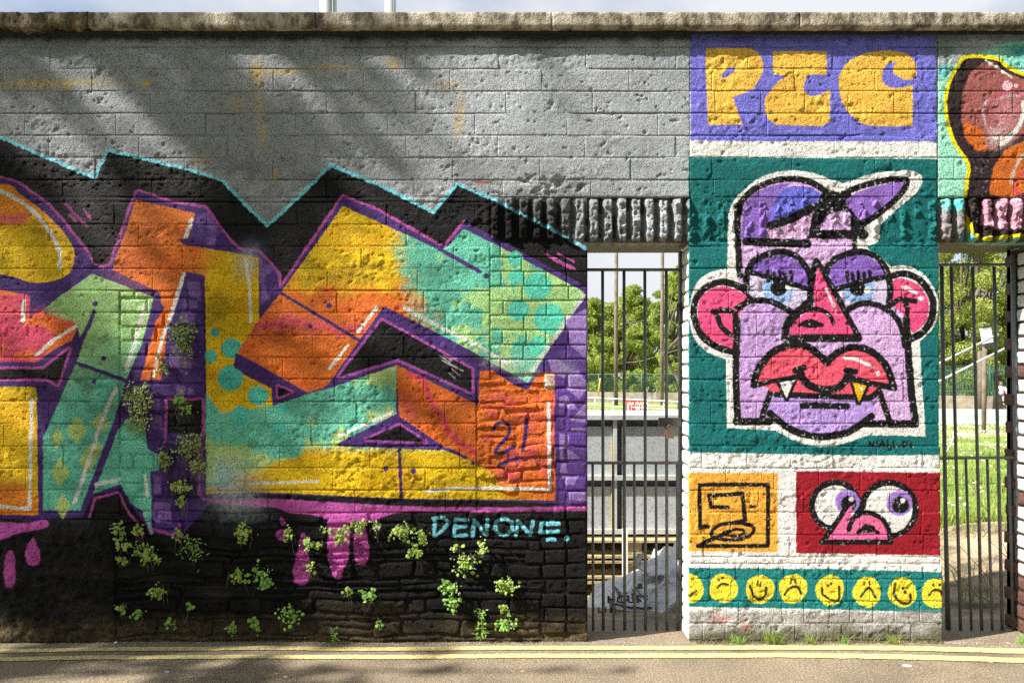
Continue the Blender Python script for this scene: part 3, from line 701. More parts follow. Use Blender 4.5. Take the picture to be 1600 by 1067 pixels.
# ------------------------------------------------------------------ relief of the wall face (metres, + towards the street)
Nf = fbm(PH, PW, 4.6, 2, 11, gain=.6) - .5
Nc = fbm(PH, PW, 11, 3, 12) - .5
Nl = fbm(PH, PW, 46, 3, 13, ratio=1.7) - .5
rough_mask = smooth01(fbm(PH, PW, 34, 4, 14, ratio=2.6, gain=.6), .50, .60)
smear = fbm(PH, PW, 22, 3, 15, ratio=3.4)
Xr = np.arange(PW, dtype=np.float32)[None, :] + PX0
Yr = np.arange(PH, dtype=np.float32)[:, None]
def rect(x0, x1, y0, y1, s=8): return smooth01(Xr, x0 - s, x0 + s) * (1 - smooth01(Xr, x1 - s, x1 + s)) * smooth01(Yr, y0 - s, y0 + s) * (1 - smooth01(Yr, y1 - s, y1 + s))
k_rough = 0.16 + 1.05 * rough_mask
k_rough = k_rough * (1 - .75 * rect(940, 1075, 258, 306, 12)) * (1 - .5 * rect(480, 1080, 90, 240, 20))
smoothb = np.maximum(rect(766, 921, 385, 790, 3), rect(187, 320, 455, 800, 3))
k_rough = k_rough * (1 - .45 * smoothb) + .25 * rect(745, 868, 590, 768, 6)
RELIEF = Nl * .0055 + Nc * .0085 * k_rough + Nf * .0060 * (0.26 + .85 * k_rough)
# thick dribbles and ridges of mortar pushed out along the beds, holes where lumps fell out
ridge = 1 - np.abs(fbm(PH, PW, 40, 3, 17, ratio=3.5) - .5) * 14
RELIEF += np.clip(ridge, 0, 1) * .0016 * smooth01(N_wide, .5, .6)
holes = smooth01(fbm(PH, PW, 7, 3, 18, ratio=1.4, gain=.7), .70, .80)
RELIEF -= holes * .006 * (1 - smoothb)
# rough black render low on the left, cavity over the first doorway
RELIEF += rect(-480, 178, 822, 1000, 14) * (.012 + Nc * .016 + Nf * .004)
cav = smooth01(fbm(PH, PW, 11, 4, 29, gain=.7, ratio=1.6), .50, .60) * rect(812, 918, 276, 310, 6)
RELIEF -= cav * (.010 - Nc * .03)
# second doorway side of the pier is chipped
CRK = smooth01(fbm(PH, PW, 20, 3, 23, ratio=6.0), .46, .55)              # stretches where the bed joint stands open
JOINT = .0009 + .0046 * np.clip(1 - .42 * smooth01(Xr, 1070, 1080) * smooth01(Yr, 200, 230) - .38 * smooth01(Yr, 330, 360), .35, 1) * CRK * (.4 + .6 * smooth01(fbm(PH, PW, 8, 2, 24, ratio=3), .35, .6))
JOINT += .0025 * smoothb + .005 * rect(176, 905, 800, 1000, 10)
MORTAR = RELIEF - JOINT

def samp(R, x, y):
    c = np.clip(x - PX0 - .5, 0, PW - 1.001); r = np.clip(y - .5, 0, PH - 1.001)
    c0 = c.astype(int); r0 = r.astype(int); fc = c - c0; fr = r - r0
    return (R[r0, c0] * (1 - fc) + R[r0, c0 + 1] * fc) * (1 - fr) + (R[r0 + 1, c0] * (1 - fc) + R[r0 + 1, c0 + 1] * fc) * fr

def relief_grid(XX, YY, H, back, close=True):
    """vertex grid + a ring going back; returns verts, quads"""
    nr, nc = XX.shape
    V = np.stack([wx(XX), -H, wz(YY)], -1).reshape(-1, 3)
    I = np.arange(nr * nc).reshape(nr, nc)
    Q = [np.stack([I[1:, :-1], I[1:, 1:], I[:-1, 1:], I[:-1, :-1]], -1).reshape(-1, 4)]
    ring = np.concatenate([I[0, :], I[1:, -1], I[-1, -2::-1], I[-2:0:-1, 0]])
    R = V[ring].copy(); R[:, 1] = back
    n0 = len(V); j = np.arange(len(ring)); j2 = (j + 1) % len(ring)
    Q.append(np.stack([ring[j], ring[j2], n0 + j2, n0 + j], -1))
    return np.concatenate([V, R]), np.concatenate(Q)

JM = smooth01(fbm(PH, PW, 20, 2, 19, ratio=3.0), .38, .62)
def soft_joint(XX, YY): return 0.22 + .70 * samp(JM, XX, YY)
def relief_piece(name, x0, y0, x1, y1, parent, mat=None, gap=1.0, step=2.5, back=.03, extra=0.0, edge=2.6, drop=.004, squirc=0.0, warp=0.0, tilt=0.0, k=1.0, seed=0):
    r = random.Random(seed * 7919 + int(x0 * 13 + y0 * 7))
    nc = max(4, int((x1 - x0) / step) + 1); nr = max(4, int((y1 - y0) / step) + 1)
    u = np.linspace(-1, 1, nc); v = np.linspace(-1, 1, nr)
    # denser at the rims
    u = np.sign(u) * (1 - (1 - np.abs(u)) ** 1.0); v = np.sign(v) * np.abs(v)
    U, V = np.meshgrid(u, v)
    hx, hy = (x1 - x0) / 2 - gap * (.05 if drop < .003 else 1), (y1 - y0) / 2 - gap
    cx, cy = (x0 + x1) / 2, (y0 + y1) / 2
    SU = U * np.sqrt(1 - squirc * V ** 2 / 2); SV = V * np.sqrt(1 - squirc * U ** 2 / 2)
    XX = cx + SU * hx; YY = cy + SV * hy
    if warp:
        XX = XX + warp * (samp(N_mid, XX * 1.0, YY) - .5) * 2 * np.abs(U) ** 2
        YY = YY + warp * (samp(N_big, XX * 1.9 % 1500, YY) - .5) * 3 * np.abs(V) ** 2
    e = np.minimum((1 - np.abs(U)) * hx, (1 - np.abs(V)) * hy)
    ex = (1 - np.abs(U)) * hx; ey = (1 - np.abs(V)) * hy
    dm = soft_joint(XX, YY) if drop < .004 else 1.0
    prof = drop * (np.maximum(np.clip(1 - ey / edge, 0, 1) ** 2, (.10 if drop < .004 else 1) * np.clip(1 - ex / edge, 0, 1) ** 2)) * dm
    H = samp(RELIEF, XX, YY) * k + extra - prof + tilt * (U * r.uniform(-1, 1) + V * r.uniform(-1, 1))
    vs, q = relief_grid(XX, YY, H, back)
    o = link(name, np_mesh(name, vs, q), mat or M_PAINT, parent)
    return o

# ------------------------------------------------------------------ the wall
wall = thing('graffiti_wall', 'long painted block and stone wall with murals, two narrow gateways and a concrete coping', 'wall', (0, 0, 0))
WT = 0.262                                                   # thickness
def core_sheet(x0, y0, x1, y1):
    nc = int((x1 - x0) / 2.4) + 1; nr = int((y1 - y0) / 2.4) + 1
    XX, YY = np.meshgrid(np.linspace(x0, x1, nc), np.linspace(y0, y1, nr))
    return relief_grid(XX, YY, samp(MORTAR, XX, YY), (WT if x0 > 1600 else .185) - .002)
vs, qs, n0 = [], [], 0
for rc in ((-480, 46, 917.96, 1012), (918, 46, 1079.96, 308), (1080, 46, 1465.96, 1012), (1466, 46, 1624.96, 308), (1625, 46, 2080, 1012)):
    v_, q_ = core_sheet(*rc); vs.append(v_); qs.append(q_ + n0); n0 += len(v_)
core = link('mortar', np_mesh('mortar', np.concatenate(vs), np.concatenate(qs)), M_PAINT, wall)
# rear face: plain rendered slab pieces
mb = MB()
for (x0, x1, t) in ((-480, 917, 1002), (917, 1080, 377), (1080, 1465, 1002), (1465, 1625, 377), (1625, 2080, 1002)):
    w_ = WT if x0 > 1600 else .185; mb.box(wx(x0), wx(x1 - 1.5), w_ - .03, w_, wz(t) + (.005 if t < 500 else -.05), 2.96)
mb.build('rear_render', M_MORT, wall)

# blocks of the upper wall and of the pier: courses of flat-laid blocks
COURSE = 34.6
cur_n = {'block': 0}
def courses(y_from, y_to, base=73.5, h=COURSE):
    k = math.floor((y_from - base) / h); out = []
    while base + k * h < y_to - 3:
        a, b_ = max(base + k * h, y_from), min(base + (k + 1) * h, y_to)
        if b_ - a > 7: out.append((a, b_, k))
        k += 1
    return out
def lay(x_from, x_to, y_from, y_to, lengths, name, base=73.5, h=COURSE, stagger=None, seed=1, **kw):
    r = random.Random(seed); made = []
    for (a, b_, k) in courses(y_from, y_to, base, h):
        xs = [x_from]
        x = x_from + (lengths[k % len(lengths)][1] if stagger is None else stagger[k % len(stagger)])
        while x < x_to - 16:
            xs.append(x + r.uniform(-3, 3)); x += lengths[k % len(lengths)][0]
        xs.append(x_to)
        for i in range(len(xs) - 1):
            if xs[i + 1] - xs[i] < 5: continue
            kk = dict(kw); kk['extra'] = kw.get('extra', 0) + r.uniform(-.0007, .0010); kk['seed'] = int(k * 50 + i)
            made.append(relief_piece(name, xs[i], a + r.uniform(-.6, .6), xs[i + 1], b_ + r.uniform(-.6, .6), wall, **kk))
    return made
L1 = ((140, 96), (140, 26), (138, 118), (141, 60))
kw = dict(step=2.0, gap=.85, drop=.0016, edge=1.6, tilt=.0007)
lay(-20, 1078, 48, 308, L1, 'block', seed=3, **kw)
lay(1078, 1464, 48, 308, ((132, 92), (128, 34), (70, 40), (134, 118)), 'block', seed=4, **kw)
lay(1466, 1640, 48, 308, L1, 'block', seed=5, **kw)
lay(-20, 765, 308, 454, L1, 'block', seed=6, **kw)
lay(-20, 186, 454, 812, L1, 'block', seed=7, **kw)
lay(322, 765, 454, 592, L1, 'block', seed=8, **kw)
lay(322, 744, 592, 800, L1, 'block', seed=9, **kw)
lay(1077, 1467, 377, 696.4, ((70, 36), (138, 104), (69, 60), (136, 60)), 'block', seed=10, **kw)
lay(1077, 1469, 696.4, 880, ((69, 40), (100, 66), (69, 20), (70, 60)), 'block', seed=12, **kw)
lay(1077, 1472, 880, 1000, ((36, 30), (35.5, 40), (36, 22), (37, 34)), 'block', seed=13, **kw)
# bricks: toothed quoin left of the first doorway and the patched strip in the lettering
B = 22.8
kb = dict(step=2.0, gap=.7, drop=.0036, edge=2.0, tilt=.0008, k=.75, extra=.0)
lay(766, 918, 378, 583.8, ((68, 52), (68, 18), (68, 50), (34, 20)), 'brick', base=447, h=B, seed=21, **kb)
r_ = random.Random(5)
for (a, b_, k) in courses(583.8, 990, 447, B):
    xs = [866, 884, 918] if k % 2 else [850, 886, 918]
    if k % 5 == 2: xs = [868, 918]
    if a > 800: xs = [846, 884, 918] if k % 2 else [820, 852, 886, 918]
    for i in range(len(xs) - 1):
        if xs[i] < 866 and a < 770: pass
        relief_piece('brick', xs[i] + r_.uniform(-1, 1), a, xs[i + 1] + (0 if i == len(xs) - 2 else 0), b_ - .4, wall, seed=k * 9 + i, **{**kb, 'drop': .006, 'edge': 2.6, 'squirc': .16, 'warp': 1.6, 'extra': r_.uniform(-.003, .006)})
lay(187, 321, 454, 800, ((66, 40), (66, 66), (34, 20)), 'brick', base=465, h=22.2, seed=22, **{**kb, 'drop': .007, 'warp': 1.2})
# stones: rubble in the orange field and the whole black foot
def stones(x0, x1, y0, y1, hmin, hmax, wmin, wmax, seed, amp=.009, **kw):
    r = random.Random(seed); y = y0
    while y < y1 - 5:
        h = min(r.uniform(hmin, hmax), y1 - y)
        if y1 - y - h < 7: h = y1 - y
        x = x0
        while x < x1 - 4:
            w = r.uniform(wmin, wmax) * (1.25 if h < 18 else .8)
            if x1 - x - w < 16: w = x1 - x
            if h > 22 and r.random() < .35:      # two thin stones beside a thick one
                s_ = r.uniform(.4, .6)
                for (ya, yb) in ((y, y + h * s_), (y + h * s_, y + h)):
                    relief_piece('stone', x, ya, x + w, yb, wall, seed=r.randrange(9999), extra=r.uniform(-.3, .7) * amp, tilt=.004, **kw)
            else:
                relief_piece('stone', x, y + r.uniform(-1.5, 1.5), x + w, y + h + r.uniform(-1.5, 1.5), wall, seed=r.randrange(9999), extra=r.uniform(-.3, .7) * amp, tilt=.004, **kw)
            x += w
        y += h
ks = dict(step=2.0, gap=.8, drop=.009, edge=3.6, squirc=.26, warp=7.0, k=1.3, back=.05)
stones(745, 866, 592, 770, 10, 24, 30, 90, 31, amp=.0065, **ks)
stones(180, 846, 800, 1001, 9, 27, 34, 120, 34, amp=.011, **ks)
# left out of sight: plain long blocks as one mass
vs, qs, n0 = [], [], 0
def mass(x0, x1, y0, y1, w, h, st):
    global n0
    y = y0; k = 0
    while y < y1 - 4:
        x = x0 - (k % 2) * w / 2
        while x < x1:
            a, b_ = max(x, x0) + 1, min(x + w, x1) - 1
            if b_ - a > 6:
                XX, YY = np.meshgrid(np.linspace(a, b_, max(3, int((b_ - a) / st))), np.linspace(y + 1, min(y + h, y1) - 1, 8))
                v_, q_ = relief_grid(XX, YY, samp(RELIEF, XX, YY) + .001, .03); vs.append(v_); qs.append(q_ + n0); n0 += len(v_)
            x += w
        y += h; k += 1
mass(-479, -20.5, 48, 1002, 140, COURSE, 6); mass(1641, 2079, 48, 308, 140, COURSE, 6); mass(1628, 2079, 378, 1002, 140, COURSE, 6)
far_blocks = link('block', np_mesh('block', np.concatenate(vs), np.concatenate(qs)), M_PAINT, wall, kind='stuff')
# render sheet low on the left
nc, nr = 84, 72
XX, YY = np.meshgrid(np.linspace(-30, 181, nc), np.linspace(811, 1001, nr))
XX = XX + 5 * (samp(N_mid, XX, YY) - .5) * smooth01(XX, 150, 181)
e = np.minimum(np.minimum(183 - XX, YY - 809), 40)
Hs = samp(RELIEF, XX, YY) + .006 - .016 * np.clip(1 - e / 5, 0, 1) ** 2
v_, q_ = relief_grid(XX, YY, Hs, .02)
link('render_patch', np_mesh('render_patch', v_, q_), M_PAINT, wall)
# ribbed concrete lintel over both doorways
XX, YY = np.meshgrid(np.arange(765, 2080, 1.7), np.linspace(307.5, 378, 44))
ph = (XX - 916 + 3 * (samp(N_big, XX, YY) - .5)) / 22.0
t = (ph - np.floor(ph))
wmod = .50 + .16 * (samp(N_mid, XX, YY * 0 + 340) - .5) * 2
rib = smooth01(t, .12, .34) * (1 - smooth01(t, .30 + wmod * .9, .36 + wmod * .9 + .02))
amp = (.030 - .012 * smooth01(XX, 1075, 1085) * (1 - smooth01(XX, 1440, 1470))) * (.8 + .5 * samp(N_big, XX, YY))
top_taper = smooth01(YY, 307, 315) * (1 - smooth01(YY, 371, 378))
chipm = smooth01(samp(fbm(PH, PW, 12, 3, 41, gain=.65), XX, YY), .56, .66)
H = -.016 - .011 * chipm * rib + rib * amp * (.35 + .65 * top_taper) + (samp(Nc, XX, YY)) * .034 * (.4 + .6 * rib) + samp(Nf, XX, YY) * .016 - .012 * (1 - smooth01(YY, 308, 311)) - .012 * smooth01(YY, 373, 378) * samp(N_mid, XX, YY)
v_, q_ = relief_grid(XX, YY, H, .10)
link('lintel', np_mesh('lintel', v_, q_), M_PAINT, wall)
mb = MB(); mb.box(wx(912), wx(1082), .012, .34, wz(377.5), wz(370), .002); mb.box(wx(1462), wx(1634), .012, .34, wz(377.5), wz(370), .002)
mb.build('lintel_soffit', M_CONC, wall)

# coping slabs (tops project over both faces)
CZ0, CZ1 = 2.980, 3.054
def slab(x0, x1, mat, seed, amp):
    r = random.Random(seed)
    n = max(6, int((x1 - x0) / 3)); xs = np.linspace(wx(x0) + .002, wx(x1) - .002, n)
    prof = [(-.038, CZ0 - .002), (-.0445, CZ0 + .003), (-.045, CZ0 + .020), (-.045, CZ0 + .038), (-.045, CZ0 + .060), (-.0435, CZ1 - .003), (-.039, CZ1), (.06, CZ1 + .004), (.17, CZ1 + .006), (.34, CZ1), (.345, CZ0), (.30, CZ0 - .001)]
    V = []
    for x in xs:
        for j, (y, z) in enumerate(prof):
            g = (samp(N_fine, np.array(x * S + 800.), np.array(60. + j * 7)) - .5) * amp
            g2 = (samp(N_mid, np.array(x * S * 2.3 % 1500 + 100.), np.array(300. + j * 3)) - .5) * amp * 1.4
            V.append((x, y + float(g) + float(g2) * .5, z + (float(g2) if j < 9 else 0) * (2.6 if j == 0 else .5)))
    m = len(prof); I = np.arange(n * m).reshape(n, m); Q = []
    for i in range(n - 1):
        for j in range(m): Q.append((I[i, j], I[i, (j + 1) % m], I[i + 1, (j + 1) % m], I[i + 1, j]))
    me = bpy.data.meshes.new('coping_slab'); me.from_pydata(V, [], [tuple(int(a) for a in q) for q in Q] + [tuple(int(a) for a in I[0, ::-1]), tuple(int(a) for a in I[-1])])
    me.polygons.foreach_set('use_smooth', np.ones(len(me.polygons), dtype=bool)); me.update()
    return link('coping_slab', me, mat, wall)
slab(-480, -140, M_COPE, 1, .006); o = slab(-140, 145, M_MOSS, 2, .020); o['label'] = 'dark coping slab grown over with moss'
for a, b_ in ((145, 497), (497, 862), (862, 1245), (1245, 1640), (1640, 2080)): slab(a, b_, M_COPE, int(a), .0032)
# dark damp-proof layer under the coping
mb = MB(); mb.box(wx(-480), wx(2080), -.006, .30, 2.962, 2.984); mb.build('bedding_strip', simple_mat('black_bitumen', (.012, .011, .010), (.03, .028, .024), 30, .8, .004), wall)

# jamb bricks: right side of the first doorway (painted white), right side of the second one
def jamb_brick(xf, xb, y0, y1, z0, z1, mat, jit):
    mb = MB(); a = []
    nx, ny, nz = 2, 3, 2
    # rounded box: 3 rings
    def P(fy, fz, out): return (xf - out, y0 + (y1 - y0) * fy, z0 + (z1 - z0) * fz)
    fs = (0.03, .12, .5, .88, .97); g = {}
    for i, fy in enumerate(fs):
        for j, fz in enumerate((0.04, .2, .5, .8, .96)):
            edge_ = (i in (0, 4)) + (j in (0, 4))
            out = -.0025 * edge_ + random.uniform(-jit, jit) + (0 if edge_ else .001)
            g[i, j] = len(a); a.append(P(fy, fz, out))
    f = [(g[i, j], g[i, j + 1], g[i + 1, j + 1], g[i + 1, j]) for i in range(4) for j in range(4)]
    rim = [(i, 0) for i in range(5)] + [(4, j) for j in range(1, 5)] + [(i, 4) for i in range(3, -1, -1)] + [(0, j) for j in range(3, 0, -1)]
    n = len(a)
    for (i, j) in rim: p = a[g[i, j]]; a.append((xb, p[1], p[2]))
    for k in range(len(rim)): k2 = (k + 1) % len(rim); f.append((g[rim[k]], g[rim[k2]], n + k2, n + k))
    mb.add(a, f)
    return mb.build('jamb_brick', mat, wall, smooth=True)
z = 0.0; k = 0
while z < 1.93:
    h = min(.0713, 1.949 - z)
    X = wx(1076.5)
    jamb_brick(X + random.uniform(-.001, .001), wx(1081), .012, .168, z + .001, z + h - .001, M_WHITE, .0012)
    X = wx(1622.3)
    jamb_brick(X + random.uniform(-.004, .004), wx(1631), .004, .168, z + .004, z + h - .004, M_WHITE if z > .25 and k % 9 else M_BRICK, .0025)
    jamb_brick(X + (.022 if k % 2 else -.006) + random.uniform(-.004, .004), wx(1634),   .176, .262, z + .004, z + h - .004, M_BRICK, .003)
    z += .0713; k += 1

# ------------------------------------------------------------------ ground on the street side
def road_mat():
    m, n, l, b = new_mat('asphalt'); pos = geo_pos(n)
    t = noise_node(n, l, pos, 120, 4, .8); r = ramp(n, l, t.outputs['Fac'], [(.32, (.065, .048, .029)), (.46, (.185, .143, .094)), (.57, (.30, .24, .165)), (.67, (.56, .50, .41))])
    t0 = noise_node(n, l, pos, 2.2, 5); r0 = ramp(n, l, t0.outputs['Fac'], [(.3, .66), (.5, 1.0), (.7, 1.18)])
    mx = n.new('ShaderNodeMixRGB'); mx.blend_type = 'MULTIPLY'; mx.inputs['Fac'].default_value = 1
    l.new(r.outputs['Color'], mx.inputs['Color1']); l.new(r0.outputs['Color'], mx.inputs['Color2']); l.new(mx.outputs['Color'], b.inputs['Base Color'])
    l.new(bump(n, l, t.outputs['Fac'], .006), b.inputs['Normal']); b.inputs['Roughness'].default_value = .8
    return m
M_ROAD = road_mat()
def grid_obj(name, x0, x1, y0, y1, nx, ny, hf, mat, kind='structure', parent=None):
    XX, YY = np.meshgrid(np.linspace(x0, x1, nx), np.linspace(y0, y1, ny)); Z = hf(XX, YY)
    V = np.stack([XX, YY, Z], -1).reshape(-1, 3); I = np.arange(nx * ny).reshape(ny, nx)
    Q = np.stack([I[:-1, :-1], I[:-1, 1:], I[1:, 1:], I[1:, :-1]], -1).reshape(-1, 4)
    return link(name, np_mesh(name, V, Q), mat, parent, kind)
RW = fbm(400, 1200, 60, 3, 71)
def road_h(X, Y):
    c = np.clip((X + 6) * 100, 0, 1198); r = np.clip((Y + 2.5) * 100, 0, 398)
    return (samp2(RW, c, r) - .5) * .010
def samp2(R, c, r):
    c0 = c.astype(int); r0 = r.astype(int); fc = c - c0; fr = r - r0
    c1 = np.minimum(c0 + 1, R.shape[1] - 1); r1 = np.minimum(r0 + 1, R.shape[0] - 1)
    return (R[r0, c0] * (1 - fc) + R[r0, c1] * fc) * (1 - fr) + (R[r1, c0] * (1 - fc) + R[r1, c1] * fc) * fr
grid_obj('road', -6, 6, -1.5, .36, 300, 60, road_h, M_ROAD)
grid_obj('road', -60, 60, -9.0, -1.5, 60, 4, lambda X, Y: X * 0 - .001, M_ROAD)
for sx in (-1, 1):
    a, b_ = sorted((sx * 6.0, sx * 60.0)); grid_obj('road', a, b_, -1.5, .36, 20, 4, lambda X, Y: X * 0 - .001, M_ROAD)
M_GRASS = simple_mat('grass_ground', (.075, .125, .022), (.15, .20, .045), 3.0, .9, .01, bscale=60)
grid_obj('verge', -60, 60, -40, -9.0, 40, 20, lambda X, Y: X * 0 + .10, M_GRASS)
# double yellow lines, thin worn paint
def line_mat():
    m, n, l, b = new_mat('worn_yellow_line'); pos = geo_pos(n)
    t = noise_node(n, l, pos, 60, 6, .75)
    r = ramp(n, l, t.outputs['Fac'], [(.35, (.14, .115, .08)), (.42, (.50, .41, .16)), (.60, (.72, .61, .29))])
    l.new(r.outputs['Color'], b.inputs['Base Color']); t2 = noise_node(n, l, pos, 200, 3)
    l.new(bump(n, l, t2.outputs['Fac'], .005), b.inputs['Normal']); b.inputs['Roughness'].default_value = .7
    return m
M_LINE = line_mat()
def gd(py): return CAM_Z * 1248.0 / (py - 590.0) - 3.9       # y of a ground point seen level with mark py
def yline(pts0, pts1, nm, label):
    xs = np.linspace(-5.5, 5.5, 420); V = []; Q = []
    px = [p[0] for p in pts0]
    for i, x in enumerate(xs):
        j = .006 * (float(samp2(RW, np.array([(x + 6) * 99.]), np.array([200.]))[0]) - .5) * 2 + random.uniform(-.0022, .0022)
        # px of this x on the line is found from its own depth
        ya = np.interp(800 + x * S, px, [gd(p[1]) for p in pts0]); yb = np.interp(800 + x * S, [p[0] for p in pts1], [gd(p[1]) for p in pts1])
        for y in (ya + j, yb + j + random.uniform(-.002, .002)):
            V.append((x, y, float(road_h(np.array([x]), np.array([y]))[0]) + .004))
    Q = [(2 * i, 2 * i + 2, 2 * i + 3, 2 * i + 1) for i in range(len(xs) - 1)]
    o = link(nm, np_mesh(nm, V, [(q[0], q[3], q[2], q[1])[::-1] for q in Q]), M_LINE)
    o['kind'] = 'structure'; return o
yline([(-900, 1013), (0, 1014), (400, 1010.5), (1200, 1009), (1400, 1010), (1600, 1013), (2500, 1018)], [(-900, 1022), (0, 1019.5), (400, 1016.5), (1200, 1015.5), (1400, 1017.5), (1600, 1021.5), (2500, 1026)], 'yellow_line', '')
yline([(-900, 1029), (0, 1026.5), (400, 1024), (1200, 1020.5), (1400, 1024), (1600, 1029), (2500, 1034)], [(-900, 1036), (0, 1033), (400, 1030), (1200, 1027.5), (1400, 1032), (1600, 1037), (2500, 1042)], 'yellow_line', '')
# gravel and crumbs lying along the foot of the wall
GR = [simple_mat('grit', (.20, .17, .14), (.45, .40, .34), 40, .9)]
def pebbles(name, n, x0, x1, y0, y1, s0, s1, mat, seed, kind='stuff'):
    r = np.random.RandomState(seed); V = []; T = []
    for i in range(n):
        x, y = r.uniform(x0, x1), y1 - (y1 - y0) * r.rand() ** 1.8; s = r.uniform(s0, s1)
        c = len(V); z = float(road_h(np.array([x]), np.array([y]))[0])
        for (dx, dy, dz) in ((1, 0, .2), (0, 1, .25), (-1, 0, .15), (0, -1, .3), (0, 0, 1), (0, 0, -.3)):
            V.append((x + dx * s * r.uniform(.6, 1.2), y + dy * s * r.uniform(.6, 1.2), z + dz * s * r.uniform(.5, .9)))
        for k in range(4): T += [(c + k, c + (k + 1) % 4, c + 4), (c + (k + 1) % 4, c + k, c + 5)]
    o = link(name, np_mesh(name, V, None, False, T), mat); o['kind'] = kind; return o
g_ = pebbles('gravel', 2600, -3.2, 3.3, -.115, -.002, .0015, .0055, GR[0], 3)
g_['label'] = 'grey grit lying along the foot of the wall'; g_['category'] = 'gravel'
g_ = pebbles('gravel', 500, -3.2, 3.3, -.75, -.1, .0012, .003, GR[0], 4)
g_['label'] = 'loose grit scattered over the road surface'; g_['category'] = 'gravel'

def chip(name, label, px, py, s, mat, D=None, z=None, cat='stone chip', squash=.5):
    D = D or (gd(py) + 3.9); p = at(px, py, D); p.z = z if z is not None else float(road_h(np.array([p.x]), np.array([p.y]))[0])
    mb = MB(); r = random.Random(int(px))
    vs = []
    for k in range(6): a = k * math.pi / 3 + r.uniform(-.2, .2); vs.append((p.x + s * math.cos(a) * r.uniform(.7, 1.1), p.y + s * .8 * math.sin(a), p.z + .001))
    for k in range(6): v = vs[k]; vs.append((p.x + (v[0] - p.x) * r.uniform(.5, .8), p.y + (v[1] - p.y) * r.uniform(.5, .8), p.z + s * squash * r.uniform(.8, 1.3)))
    mb.add(vs, [(k, (k + 1) % 6, 6 + (k + 1) % 6, 6 + k) for k in range(6)] + [(6, 7, 8, 9, 10, 11)])
    return tag(mb.build(name, mat), label, cat)
M_CHIP = simple_mat('red_brick_chip', (.34, .12, .08), (.5, .2, .14), 60, .85, .003)
M_PALE = simple_mat('pale_litter', (.62, .60, .56), (.75, .74, .7), 60, .8)
M_LEAFD = simple_mat('dry_leaf', (.42, .22, .08), (.6, .36, .14), 60, .8)
chip('brick_chip', 'largest red brick chip on the doorway sill near the pier corner', 1031, 994, .011, M_CHIP)
chip('brick_chip', 'red brick chip at the gate foot, behind and right of the largest chip', 1046, 990, .009, M_CHIP)
chip('brick_chip', 'pair of flat red crumbs nearest the whitewashed jamb foot', 1060, 993, .008, M_CHIP)
chip('brick_chip', 'red crumb lying below the black render at far left', 83, 1006, .009, M_CHIP)
chip('brick_chip', 'small dark red crumb right of the left one under the black render', 114, 1010, .007, M_CHIP)
chip('pebble', 'white pebble pile at the foot of the black wall on the left', 181, 1004, .012, M_PALE, cat='pebble')
chip('pebble', 'white pebble on the road below the lines at left', 446, 1057, .010, M_PALE, cat='pebble', squash=.15)
chip('pebble', 'pale flattened gum spot on the road below the rubble wall', 1417, 1040, .022, M_PALE, cat='gum', squash=.04)
chip('pebble', 'pale scrap on the road near the bottom left', 261, 1049, .012, M_PALE, cat='scrap', squash=.08)
chip('dry_leaf', 'orange dry leaf on the road below the first gateway', 817, 1048, .014, M_LEAFD, cat='leaf', squash=.12)
chip('dry_leaf', 'brown dry leaf lying on the yellow line at right', 1549, 1034, .010, M_LEAFD, cat='leaf', squash=.3)
chip('dry_leaf', 'tiny orange leaf on the road at left of centre', 432, 1052, .010, M_LEAFD, cat='leaf', squash=.12)

# ------------------------------------------------------------------ gates
M_IRON = simple_mat('grey_painted_iron', (.085, .095, .10), (.14, .155, .16), 25, .45, .0008, bscale=200)
def iron_mat():
    m, n, l, b = new_mat('rust_flecked_iron'); pos = geo_pos(n)
    t = noise_node(n, l, pos, 22, 5, .7); r = ramp(n, l, t.outputs['Fac'], [(.30, (.16, .075, .035)), (.40, (.09, .07, .055)), (.46, (.085, .095, .10)), (.7, (.14, .155, .16))])
    l.new(r.outputs['Color'], b.inputs['Base Color']); t2 = noise_node(n, l, pos, 240, 2)
    l.new(bump(n, l, t2.outputs['Fac'], .0015), b.inputs['Normal']); b.inputs['Roughness'].default_value = .5; return m
M_IRON = iron_mat()
M_STILE = simple_mat('pale_grey_iron', (.13, .16, .18), (.17, .20, .22), 25, .5, .0008, bscale=200)
M_LOCK = simple_mat('dark_lock_steel', (.03, .03, .032), (.05, .05, .052), 30, .4)
M_BRASS = simple_mat('rusty_brass', (.10, .06, .035), (.16, .09, .05), 50, .5)
DG = 4.085
def bar(parent, name, a, b_, rad, mat=M_IRON, n=10):
    mb = MB(); mb.tube([a, (a + b_) / 2, b_], rad, n); return mb.build(name, mat, parent, smooth=True)
def flat(parent, name, x0, x1, z0, z1, y, t, mat=M_IRON):
    mb = MB(); mb.box(x0, x1, y - t / 2, y + t / 2, z0, z1); return mb.build(name, mat, parent)
g1 = thing('iron_gate', 'narrow grey iron gate with padlock in the gateway between the lettering and the pink-nosed face', 'gate', (0, 0, 0))
for x in (941.5, 975, 1007.5, 1041): bar(g1, 'bar', at(x, 423, DG), at(x + 1.2, 991, DG), .0080)
for x in (926, 958, 991, 1025, 1058): bar(g1, 'bar', at(x, 724, DG), at(x + .8, 991, DG), .0068)
p0, p1 = at(912, 423, DG), at(1066, 419, DG); flat(g1, 'rail', p0.x, p1.x, p0.z, p1.z, .19, .030)
p0, p1 = at(912, 724.5, DG), at(1066, 720.5, DG); flat(g1, 'rail', p0.x, p1.x, p0.z, p1.z, .19, .030)
p0, p1 = at(1060.5, 992, DG + .01), at(1067, 392, DG + .01); flat(g1, 'stile', p0.x, p1.x, p0.z, p1.z, .195, .03)
p0, p1 = at(1029, 666, DG - .02), at(1064, 652, DG - .02); flat(g1, 'lock_box', p0.x, p1.x, p0.z, p1.z, .165, .018, M_LOCK)
